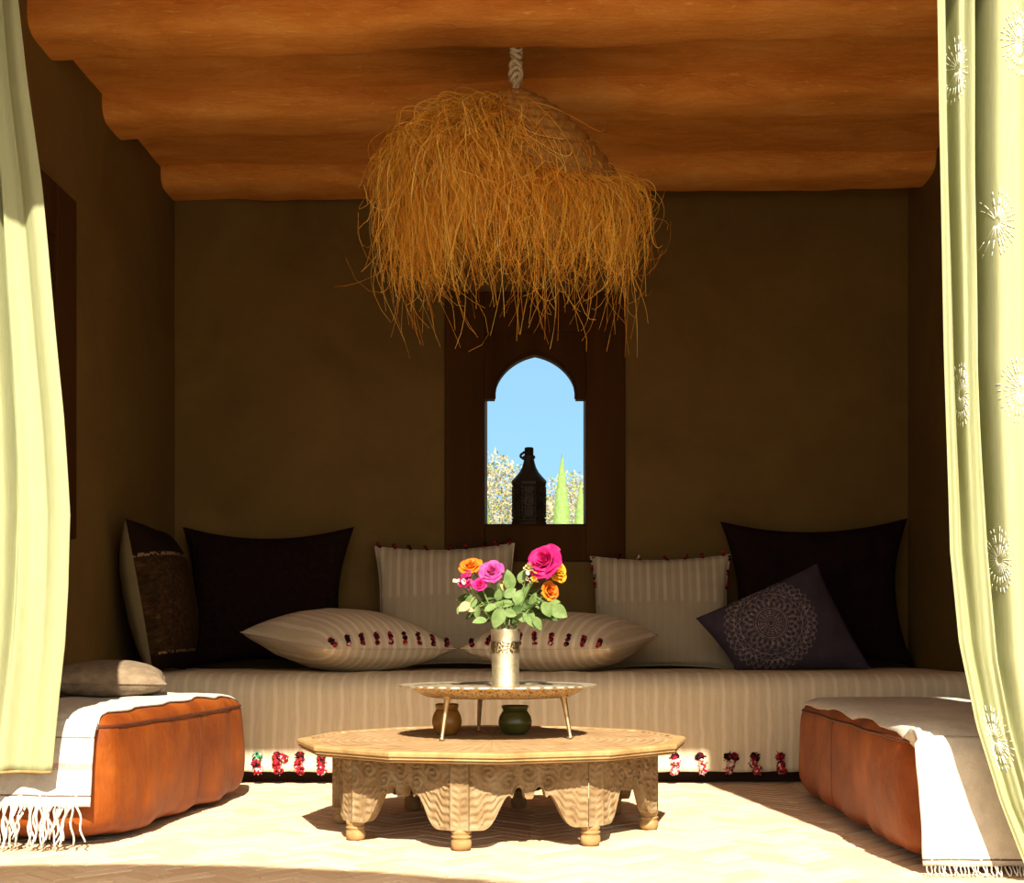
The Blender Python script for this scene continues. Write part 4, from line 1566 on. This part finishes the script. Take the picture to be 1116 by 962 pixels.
flower('rose_bud', 'closed cream green rosebud beside the large magenta rose', 'flower', 577, 620, 3.98, bloom_rose('cream_petal', (0.05, -0.4, 0.9), 0.015, 0.032, 4, 9), [(573, 642, 60, 18, 'leaf', 0.0), (569, 628, 70, 16, 'leaf', 0.02), (571, 673, -20, 18, 'leaf', -.03)], rf, g)
flower('flower_sprig', 'sprig of small pale peach buds under the cream rosebud', 'flower', 581, 632, 3.96, bloom_cluster(['cream_petal', 'amber', 'blush'], 9, (0.009, 0.008, 0.010), 0.0065, 10), [(579, 678, -35, 18, 'leaf', -.03), (586, 679, -50, 18, 'leaf', -.03), (567, 660, 150, 16, 'leaf_dark', .02)], rf, g)
flower('rose_sprig', 'leafy rose sprig with a tall upright leaf in the middle of the bouquet', 'foliage', 554, 638, 3.97, None, [(555, 632, 95, 24, 'leaf', 0.0), (549, 638, 120, 16, 'leaf_tan', 0.01), (556, 646, 40, 16, 'leaf', -.01), (551, 658, 10, 22, 'leaf', -.03), (540, 660, 205, 18, 'leaf', -.02)], rf, g)
flower('rose_sprig', 'leafy rose sprig with a large rounded leaf drooping over the vase rim', 'foliage', 549, 655, 3.93, None, [(543, 673, -108, 24, 'leaf', -.03), (556, 668, -20, 15, 'leaf', -.01), (534, 662, 200, 15, 'leaf', 0), (565, 650, 70, 18, 'leaf', 0), (564, 664, 20, 15, 'leaf_dark', 0)], rf, g)
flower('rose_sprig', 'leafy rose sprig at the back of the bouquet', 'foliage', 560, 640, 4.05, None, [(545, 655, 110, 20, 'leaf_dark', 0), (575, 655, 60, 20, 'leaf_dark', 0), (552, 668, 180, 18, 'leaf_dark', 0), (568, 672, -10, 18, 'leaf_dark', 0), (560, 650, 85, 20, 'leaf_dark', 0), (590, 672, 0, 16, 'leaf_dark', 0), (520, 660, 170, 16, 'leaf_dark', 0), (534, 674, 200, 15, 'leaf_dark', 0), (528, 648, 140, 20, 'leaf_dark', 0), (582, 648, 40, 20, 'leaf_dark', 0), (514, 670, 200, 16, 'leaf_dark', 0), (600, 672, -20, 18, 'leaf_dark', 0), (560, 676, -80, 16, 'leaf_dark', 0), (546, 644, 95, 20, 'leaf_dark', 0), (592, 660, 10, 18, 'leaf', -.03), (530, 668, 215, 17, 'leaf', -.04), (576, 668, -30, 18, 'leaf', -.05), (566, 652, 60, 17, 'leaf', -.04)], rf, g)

# ------------------------------------------------------------------ raffia pendant
PC = Vector((-0.085, 4.52, 0))
pend = empty('pendant_lamp', (PC.x, PC.y, 2.10))
tag(pend, 'shaggy golden raffia pendant lamp hanging from a knotted rope', 'lamp')
RC, HC = 0.345, 0.265
def crown(phi, rho):
    """woven hat: dome with a rim that rises on one side"""
    r_ = RC * rho ** 0.92
    z_ = HC * (1 - rho ** 1.55)
    lift = 0.11 * max(0.0, math.cos(phi - R(190))) * rho ** 2
    drop = 0.02 * max(0.0, math.cos(phi - R(-30))) * rho ** 2
    wob = 0.018 * math.sin(3 * phi + 0.7) * rho ** 2
    x_, y_, zz = r_ * math.cos(phi), r_ * math.sin(phi), z_ + lift - drop + wob
    # the hat hangs tipped forwards
    a = R(15)
    return Vector((x_, y_ * math.cos(a) - (zz - HC) * math.sin(a), HC + y_ * math.sin(a) + (zz - HC) * math.cos(a)))
nr, na = 120, 96
v, f = [], []
for i in range(nr + 1):
    rho = 0.03 + 0.97 * i / nr
    for k in range(na):
        phi = 2 * PI * k / na
        p = crown(phi, rho)
        e_ = 0.009 * abs(math.sin(PI * 10 * rho)) + 0.0018 * math.sin(k * 2.0 + i * 0.8)
        v.append(p + Vector((math.cos(phi) * 0.5, math.sin(phi) * 0.5, 0.85)) * e_)
for i in range(nr):
    for k in range(na):
        k2 = (k + 1) % na
        f.append((i * na + k, i * na + k2, (i + 1) * na + k2, (i + 1) * na + k)[::-1])
f.append(tuple(range(na)))
cr = mesh('woven_crown', v, f, M['coil'], pend)
sm = cr.modifiers.new('thick', 'SOLIDIFY'); sm.thickness = 0.008; sm.offset = -1

# rope with knots up to the ceiling
mb = MB()
for s_ in range(3):
    pts = []
    for k in range(60):
        w_ = k / 59
        z_ = HC - 0.005 + (ZC - 2.10 - HC + 0.02) * w_
        a = w_ * 22 + s_ * 2 * PI / 3
        pts.append((0.007 * math.cos(a), 0.007 * math.sin(a), z_))
    mb.tube(pts, 0.0058, 6)
for kz, kr in ((HC + 0.045, 0.016), (HC + 0.062, 0.019), (HC + 0.085, 0.017), (HC + 0.118, 0.015), (HC + 0.138, 0.017)):
    pts = [(kr * math.cos(a), kr * 0.9 * math.sin(a), kz + 0.010 * math.sin(a * 1.5 + kz * 40)) for a in [2 * PI * q / 16 for q in range(20)]]
    mb.tube(pts, 0.0075, 6)
mb.build('knotted_rope', M['rope'], pend)


def strands(n, seed, phi_f, rho_f, L_f, o_f, u_f, t_sd, wig, rad=0.0013, hook=0.35):
    """loose fibres: out over the rim, up a little, then down with waves and curled tips"""
    rr = random.Random(seed)
    mb = MB()
    for _ in range(n):
        phi = phi_f(rr); rho = rho_f(rr)
        p = crown(phi, rho) + Vector((0, 0, 0.003))
        out = Vector((math.cos(phi), math.sin(phi), 0)); tg = Vector((-math.sin(phi), math.cos(phi), 0))
        L, o_, u_ = L_f(rr), o_f(rr), u_f(rr)
        td = max(-1.8 * t_sd, min(1.8 * t_sd, rr.gauss(0, t_sd)))
        a1 = abs(rr.gauss(0, wig)); f1_ = rr.uniform(0.5, 1.5); p1 = rr.uniform(0, 6.3)
        a2 = abs(rr.gauss(0, wig * 0.7)); f2_ = rr.uniform(0.8, 2.0); p2 = rr.uniform(0, 6.3)
        hk = max(-1.0, min(1.0, rr.gauss(0, hook))); ha = rr.uniform(0, 6.3)
        hd = Vector((math.cos(ha), 0.4 * math.sin(ha), 0))
        N = 20
        crl = rr.uniform(0.55, 0.95)
        pts = []
        for q in range(N + 1):
            w_ = q / N
            x_ = p + out * (o_ * 1.05 * math.sin(PI * crl * w_)) + tg * (td * w_ ** 1.2)
            x_ = x_ + Vector((0, 0, 4 * u_ * w_ * (1 - w_) - L * w_ ** 1.55))
            k = w_ ** 1.1
            x_ = x_ + (tg * 0.8 + out * 0.5) * (a1 * k * (math.sin(f1_ * 6.28 * w_ + p1) - math.sin(p1)))
            x_ = x_ + (out * 0.7 - tg * 0.6 + Vector((0, 0, 0.5))) * (a2 * k * (math.sin(f2_ * 6.28 * w_ + p2) - math.sin(p2)))
            if w_ > 0.5:
                # tips curl round in a smooth arc
                h = (w_ - 0.5) / 0.5
                ra = 0.11 * L
                an = hk * 3.2 * h * h
                x_ = x_ + hd * (ra * (1 - math.cos(an)) * (1 if hk > 0 else -1)) + Vector((0, 0, ra * (abs(an) - math.sin(abs(an))) * 1.6))
            pts.append(x_)
        r0 = rad * rr.uniform(0.75, 1.25)
        mb.tube(pts, lambda s_: r0 * (1 - 0.5 * s_), 3, 0, False)
    return mb

fm = MB()
def merge(b): fm.add(b.v, b.f)
two = 2 * PI
U = lambda a, b: (lambda r_: r_.uniform(a, b))
# rim all round
merge(strands(760, 1, U(0, two), U(0.965, 1.0), U(0.16, 0.38), U(0.02, 0.13), U(0.0, 0.02), 0.08, 0.034))
# the overflowing side
merge(strands(1100, 2, lambda r_: R(r_.gauss(198, 30)), U(0.32, 0.98), U(0.24, 0.56), U(0.03, 0.16), U(0.0, 0.080), 0.09, 0.036))
# swirl across the front
merge(strands(560, 3, lambda r_: R(r_.gauss(240, 15)), U(0.55, 1.0), U(0.16, 0.38), U(0.06, 0.17), U(0.0, 0.05), 0.11, 0.055, hook=0.9))
# long stragglers
merge(strands(190, 6, lambda r_: R(r_.gauss(272, 34)), U(0.92, 1.0), U(0.34, 0.60), U(0.0, 0.08), U(0.0, 0.02), 0.08, 0.06, 0.0011, 0.9))
merge(strands(120, 7, lambda r_: R(r_.gauss(195, 22)), U(0.7, 1.0), U(0.46, 0.74), U(0.05, 0.14), U(0.0, 0.05), 0.06, 0.045, 0.0011, 0.8))
merge(strands(150, 4, U(0, two), U(0.9, 1.0), U(0.36, 0.56), U(0.02, 0.10), U(0.0, 0.02), 0.07, 0.045, 0.0011, 0.7))
# inner layer under the brim
merge(strands(480, 5, U(0, two), U(0.60, 0.96), U(0.16, 0.38), U(-0.05, 0.06), U(-0.04, 0.0), 0.05, 0.03))
fo = fm.build('raffia_fringe', M['raffia'], pend)
fo['kind'] = 'stuff'

# ------------------------------------------------------------------ lantern on the window sill
LX = -0.057
lroot = empty('lantern', (LX - 0.0, YB + 0.13, 1.067))
lroot.scale = (1.10, 1.10, 1.06)
tag(lroot, 'dark pierced metal lantern standing on the window sill', 'lantern')
mb = MB()
mb.lathe([(0.001, 0.0), (0.078, 0.0), (0.080, 0.010), (0.074, 0.018), (0.078, 0.026), (0.070, 0.032)], 8, cap=False, a0=R(22.5))
mb.build('lantern_base', M['lantern'], lroot, False)
mb = MB()
mb.lathe([(0.068, 0.030), (0.070, 0.036), (0.066, 0.040), (0.066, 0.165), (0.071, 0.170), (0.077, 0.176), (0.077, 0.186), (0.068, 0.190)], 8, cap=False, a0=R(22.5))
for k in range(8):
    a = R(22.5 + 45 * k)
    for z_ in [0.045 + 0.0145 * q for q in range(9)]:
        mb.ball((0.070 * math.cos(a), 0.070 * math.sin(a), z_), 0.0085, 6, 5)
mb.build('lantern_body', M['lantern'], lroot, False)
mb = MB()
for k in range(8):
    a = R(45 * k)
    n_ = Vector((math.cos(a), math.sin(a), 0)); s_ = Vector((-n_.y, n_.x, 0))
    for (u, z_) in ((0, 0.10), (-0.014, 0.075), (0.014, 0.075), (-0.014, 0.128), (0.014, 0.128)):
        c_ = n_ * 0.0625 + s_ * u + Vector((0, 0, z_))
        pts = [c_ + s_ * 0.009 * math.cos(q * PI / 4) + Vector((0, 0, 0.009 * math.sin(q * PI / 4))) for q in range(9)]
        mb.tube(pts, 0.0025, 5)
mb.build('pierced_panel', M['lantern'], lroot)
mb = MB()
mb.lathe([(0.074, 0.186), (0.070, 0.196), (0.056, 0.212), (0.040, 0.232), (0.029, 0.254), (0.023, 0.276), (0.021, 0.290), (0.026, 0.294), (0.026, 0.304), (0.019, 0.308), (0.019, 0.338), (0.016, 0.341), (0.001, 0.341)], 16, cap=False, mod=lambda a, r_, z_: 1 + (0.04 * math.cos(a * 8) if 0.19 < z_ < 0.28 else 0))
mb.build('lantern_dome', M['lantern'], lroot)
mb = MB()
pts = [(-0.020 - 0.016 * math.sin(q * PI / 8), 0, 0.290 + 0.030 * q / 8) for q in range(9)]
mb.tube(pts, 0.0055, 6)
mb.tube([(-0.024, 0, 0.318), (0.0, 0, 0.330)], 0.006, 6)
mb.build('lantern_handle', M['lantern'], lroot)

# ------------------------------------------------------------------ curtains
def pw(tab):
    """piecewise linear table"""
    def go(z_):
        if z_ <= tab[0][0]: return tab[0][1]
        for (a, b), (c_, d) in zip(tab, tab[1:]):
            if z_ <= c_: return b + (d - b) * (z_ - a) / (c_ - a)
        return tab[-1][1]
    return go


def px_edge(pts, Y):
    return pw(sorted((EYE - (y - VY) * Y / F, (x - VX) * Y / F) for x, y in pts))


class Curtain:
    def __init__(s, name, label, xa, xb, y0, slope, z0, z1, folds, amp, seed, ns, nz_, xm=None, sm=0.5, pleats=()):
        s.pleats = pleats
        s.xa, s.xb, s.y0, s.sl, s.folds, s.amp, s.seed, s.xm, s.sm = xa, xb, y0, slope, folds, amp, seed, xm, sm
        v = []
        for i in range(nz_):
            z_ = z0(0) + (z1 - z0(0)) * i / (nz_ - 1)
            for j in range(ns):
                q = j / (ns - 1)
                zz = z_
                if i == 0: zz = z0(q)
                v.append(s.pt(q, zz))
        s.o = mesh(name, v, grid_faces(ns, nz_, True), M['curtain'])
        m_ = s.o.modifiers.new('thick', 'SOLIDIFY'); m_.thickness = 0.0015; m_.offset = 0
        tag(s.o, label, 'curtain', 'pale green curtains at the front')

    def pt(s, q, z_):
        a, b = s.xa(z_), s.xb(z_)
        if s.xm:
            m_ = s.xm(z_)
            X = a + (m_ - a) * q / s.sm if q < s.sm else m_ + (b - m_) * (q - s.sm) / (1 - s.sm)
        else:
            X = a + (b - a) * q
        d = 0.0
        for (n_, am, ph, drift) in s.folds:
            d += am * math.sin(2 * PI * n_ * q + ph + drift * z_)
        d += 0.006 * nz((q * 6, z_ * 1.2, 0), 1.0, s.seed)
        for (qc, wd, dep, dr) in s.pleats:
            d += dep * (0.2 + 0.8 * min(1.0, max(0.0, (z_ - 0.30) / 0.7))) * math.exp(-((q - qc - dr * (2.0 - z_)) / wd) ** 2)
        Y = s.y0 + s.sl * X + s.amp * d
        X += 0.004 * nz((q * 3, z_ * 2.2, 0), 1.0, s.seed + 5)
        return Vector((X, Y, z_))


xa = lambda z_: -1.60 + 0.02 * math.sin(z_ * 2)
xb = px_edge([(10, -150), (20, 0), (30, 90), (45, 200), (57, 330), (68, 450), (75, 560), (73, 640), (69, 700), (62, 760), (54, 843)], 3.435)
cl_ = Curtain('curtain', 'pale green linen curtain hanging in front of the white fringed blanket', xa, xb, 3.438, 0.0, lambda q: 0.201 + 0.004 * math.sin(q * 20), 2.44,
              [(1.3, 0.020, 0.6, 0.25), (2.7, 0.012, 1.9, -0.4), (7.0, 0.002, 0.4, 0.9)], 1.0, 2.0, 160, 90, pleats=((0.66, 0.022, 0.050, -0.02), (0.80, 0.03, 0.012, 0.02)))
# brown stitched hem
mb = MB()
mb.tube([cl_.pt(q / 60, 0.201) + Vector((0, -0.003, 0.003)) for q in range(61)], 0.0045, 5)
mb.build('curtain_hem', M['hem'], cl_.o)

xa2 = px_edge([(1019, -150), (1020, 0), (1023, 150), (1028, 400), (1033, 600), (1042, 700), (1060, 790), (1085, 870), (1108, 930), (1114, 945)], 3.05)
xb2 = lambda z_: 1.52
xm2 = px_edge([(1064, -150), (1065, 0), (1066, 200), (1069, 400), (1079, 600), (1087, 720), (1100, 800), (1122, 880), (1150, 940)], 3.05)
cr_ = Curtain('curtain', 'pale green linen curtain embroidered with ivory starbursts, hanging in deep folds', xa2, xb2, 3.135, -0.10, lambda q: 0.03, 2.44,
              [(2.6, 0.018, -0.9, 0.10), (9.0, 0.006, 0.8, 0.5), (17.0, 0.003, 0.3, -0.8)], 1.0, 6.0, 260, 110, xm2, 0.30,
              ((0.30, 0.022, 0.16, 0.0), (0.125, 0.030, 0.055, 0.018), (0.62, 0.020, 0.12, 0.0), (0.46, 0.02, 0.03, 0.02), (0.80, 0.03, 0.10, 0.0)))
# deep pleat at the dividing line is part of the cloth's fold profile
rnd = random.Random(4)


def find_q(x_px, y_px):
    best = None
    for k in range(401):
        q = k / 400
        z_ = EYE - (y_px - VY) * 3.05 / F
        for _ in range(2):
            p = cr_.pt(q, z_)
            z_ = EYE - (y_px - VY) * p.y / F
        p = cr_.pt(q, z_)
        x = VX + p.x * F / p.y
        if best is None or abs(x - x_px) < best[0]: best = (abs(x - x_px), q, z_)
    return best[1], best[2]


for (x_, y_) in ((1043, 75), (1085, 242), (1047, 430), (1112, 425), (1088, 610), (1084, 805), (1110, 45)):
    q0, z0 = find_q(x_, y_)
    mb = MB()
    c0 = cr_.pt(q0, z0)
    # horizontal scale of the cloth here
    dq = 0.01
    per = max(1e-4, (cr_.pt(min(1, q0 + dq), z0) - cr_.pt(q0, z0)).length / dq)
    for k in range(26):
        a = 2 * PI * k / 26 + rnd.uniform(-.05, .05)
        for (r0, r1, w_) in ((0.008, 0.030, 0.0008), (0.034, rnd.uniform(0.044, 0.052), 0.0013), (0.055, rnd.uniform(0.060, 0.066), 0.0011)):
            pts = []
            for t_ in range(4):
                r_ = r0 + (r1 - r0) * t_ / 3
                q = q0 + math.cos(a) * r_ * 0.85 / per
                if q < 0.0 or q > 1: break
                pts.append(cr_.pt(q, z0 + math.sin(a) * r_ * 1.15) + Vector((0, -0.0022, 0)))
            if len(pts) == 4 and max(p.y for p in pts) - min(p.y for p in pts) < 0.035 and abs(pts[0].y - c0.y) < 0.06: mb.tube(pts, w_, 4)
    mb.build('embroidered_starburst', M['embroidery'], cr_.o)

rod = empty('curtain_rod', (0, 3.27, 2.44))
tag(rod, 'dark iron curtain rod under the ceiling carrying both curtains', 'curtain rod')
mb = MB(); mb.tube([(XL + 0.0, 3.438 - 3.27, 0), (-1.0, 3.438 - 3.27, 0), (0.95, 3.06 - 3.27, 0), (XR, 3.0 - 3.27, 0)], 0.011, 10)
mb.build('rod', M['rod'], rod)

# ------------------------------------------------------------------ garden seen through the window
def bush(name, label, c, rad, n, mats, seed, lw, trunk_h, group=None):
    rr = random.Random(seed)
    root = empty(name, (c[0], c[1], 0))
    tag(root, label, 'tree', group)
    mb = MB()
    for _ in range(n):
        while True:
            q = Vector((rr.uniform(-1, 1), rr.uniform(-1, 1), rr.uniform(-1, 1)))
            if q.length < 1: break
        p = Vector((q.x * rad[0], q.y * rad[1], c[2] + q.z * rad[2]))
        p += Vector((0, 0, 0.25 * nz(p, 1.5, seed)))
        d = Vector((rr.gauss(0, 1), rr.gauss(0, 1), rr.gauss(0.5, 1)))
        L = lw * rr.uniform(0.6, 1.4)
        leaf_geom_s(mb, p, d, Vector((rr.gauss(0, 1), -1, rr.gauss(0.6, 1))), L, L * 0.42, rr.choices(range(len(mats)), [5] + [1] * (len(mats) - 1))[0])
    mb.build('foliage', None, root, True, mats)
    mb = MB()
    mb.tube([(0, 0, -0.02), (0.03, 0, trunk_h * 0.5), (-0.02, 0.02, trunk_h)], lambda s_: 0.06 * (1 - 0.5 * s_), 8)
    for k in range(9):
        a = rr.uniform(0, two)
        mb.tube([(-0.02, 0.02, trunk_h * 0.8), (0.4 * rad[0] * math.cos(a), 0.4 * rad[1] * math.sin(a), c[2]), (0.85 * rad[0] * math.cos(a), 0.8 * rad[1] * math.sin(a), c[2] + 0.7 * rad[2] * rr.uniform(0, 1))], lambda s_: 0.03 * (1 - 0.8 * s_), 5)
    mb.build('trunk', M['bark'], root)
    return root


def leaf_geom_s(mb, p, d, nrm, L, W, mi):
    d = d.normalized(); s_ = d.cross(nrm)
    if s_.length < 1e-4: s_ = Vector((1, 0, 0))
    s_.normalize()
    mb.add([p, p + d * L * 0.5 + s_ * W / 2, p + d * L, p + d * L * 0.5 - s_ * W / 2], [(0, 1, 2, 3)], mi)


bush('olive_tree', 'pale silvery tree seen through the window beside the lantern', (-0.60, 11.2, 1.42), (0.75, 0.7, 0.70), 20000, [M['olive_leaf'], M['blossom'], M['spear']], 3, 0.034, 1.2)
bush('shrub', 'pale dry shrub seen through the window behind the green blades', (0.38, 13.4, 1.45), (0.62, 0.6, 0.62), 14000, [M['olive_leaf'], M['blossom'], M['blade']], 5, 0.036, 1.0)


def blade_plant(name, label, base, blades, mat):
    root = empty(name, base)
    tag(root, label, 'plant')
    for (dx, dy, L, W, ang, bend) in blades:
        n_ = 26
        v = []
        for i in range(n_):
            w_ = i / (n_ - 1)
            wid = W / 2 * min(1, (1 - w_) * 4.2) ** 0.85
            x_ = dx + math.sin(R(ang)) * L * w_ + bend * w_ * w_
            z_ = math.cos(R(ang)) * L * w_
            for u in (-1, -0.4, 0, 0.4, 1):
                v.append((x_ + wid * u, dy + 0.35 * wid * (abs(u)) - 0.0, z_))
        o = mesh('blade', v, grid_faces(5, n_), mat, root)
        m_ = o.modifiers.new('thick', 'SOLIDIFY'); m_.thickness = 0.008
    return root


blade_plant('agave', 'plant with tall broad bright green blades seen through the window', (0.14, 10.0, -0.02),
            [(0.005, 0, 1.93, 0.125, 0.2, 0.0), (0.09, 0.15, 1.66, 0.07, 1.6, 0.02), (0.145, 0.05, 1.74, 0.115, 0.2, 0.0), (-0.10, 0.1, 1.45, 0.08, -2.0, -0.02), (0.03, 0.1, 1.62, 0.08, 1.0, 0.0)], M['blade'])
blade_plant('yucca', 'plant with narrow dark green spears seen through the window beside the lantern', (-0.30, 9.9, -0.02),
            [(0.10, 0, 1.68, 0.035, -7, -0.02), (-0.02, 0.1, 1.62, 0.03, -4, -0.06), (0.0, 0.05, 1.50, 0.03, 3, 0.04), (-0.1, 0.05, 1.52, 0.03, -3, 0.0)], M['spear'])

# ------------------------------------------------------------------ parasol on the terrace (outside the frame; its shade reaches the floor)
PP = Vector((-0.66, -1.42, 0))
par = empty('parasol', PP)
tag(par, 'round sand canvas parasol standing outside on the terrace', 'parasol')
mb = MB()
mb.lathe([(1.95, 2.55), (1.90, 2.60), (1.0, 2.85), (0.05, 3.05), (0.05, 3.03), (1.0, 2.83), (1.90, 2.58)], 40, cap=False)
mb.build('canopy', M['canvas'], par)
mb = MB(); mb.lathe([(0.03, 0.05), (0.03, 3.1), (0.045, 3.13), (0.001, 3.18)], 12)
mb.build('pole', M['dark_wood'], par)
mb = MB(); mb.lathe([(0.001, 0.0), (0.28, 0.0), (0.28, 0.05), (0.10, 0.09), (0.05, 0.12), (0.001, 0.12)], 24, cap=False)
mb.build('base', M['rod'], par)
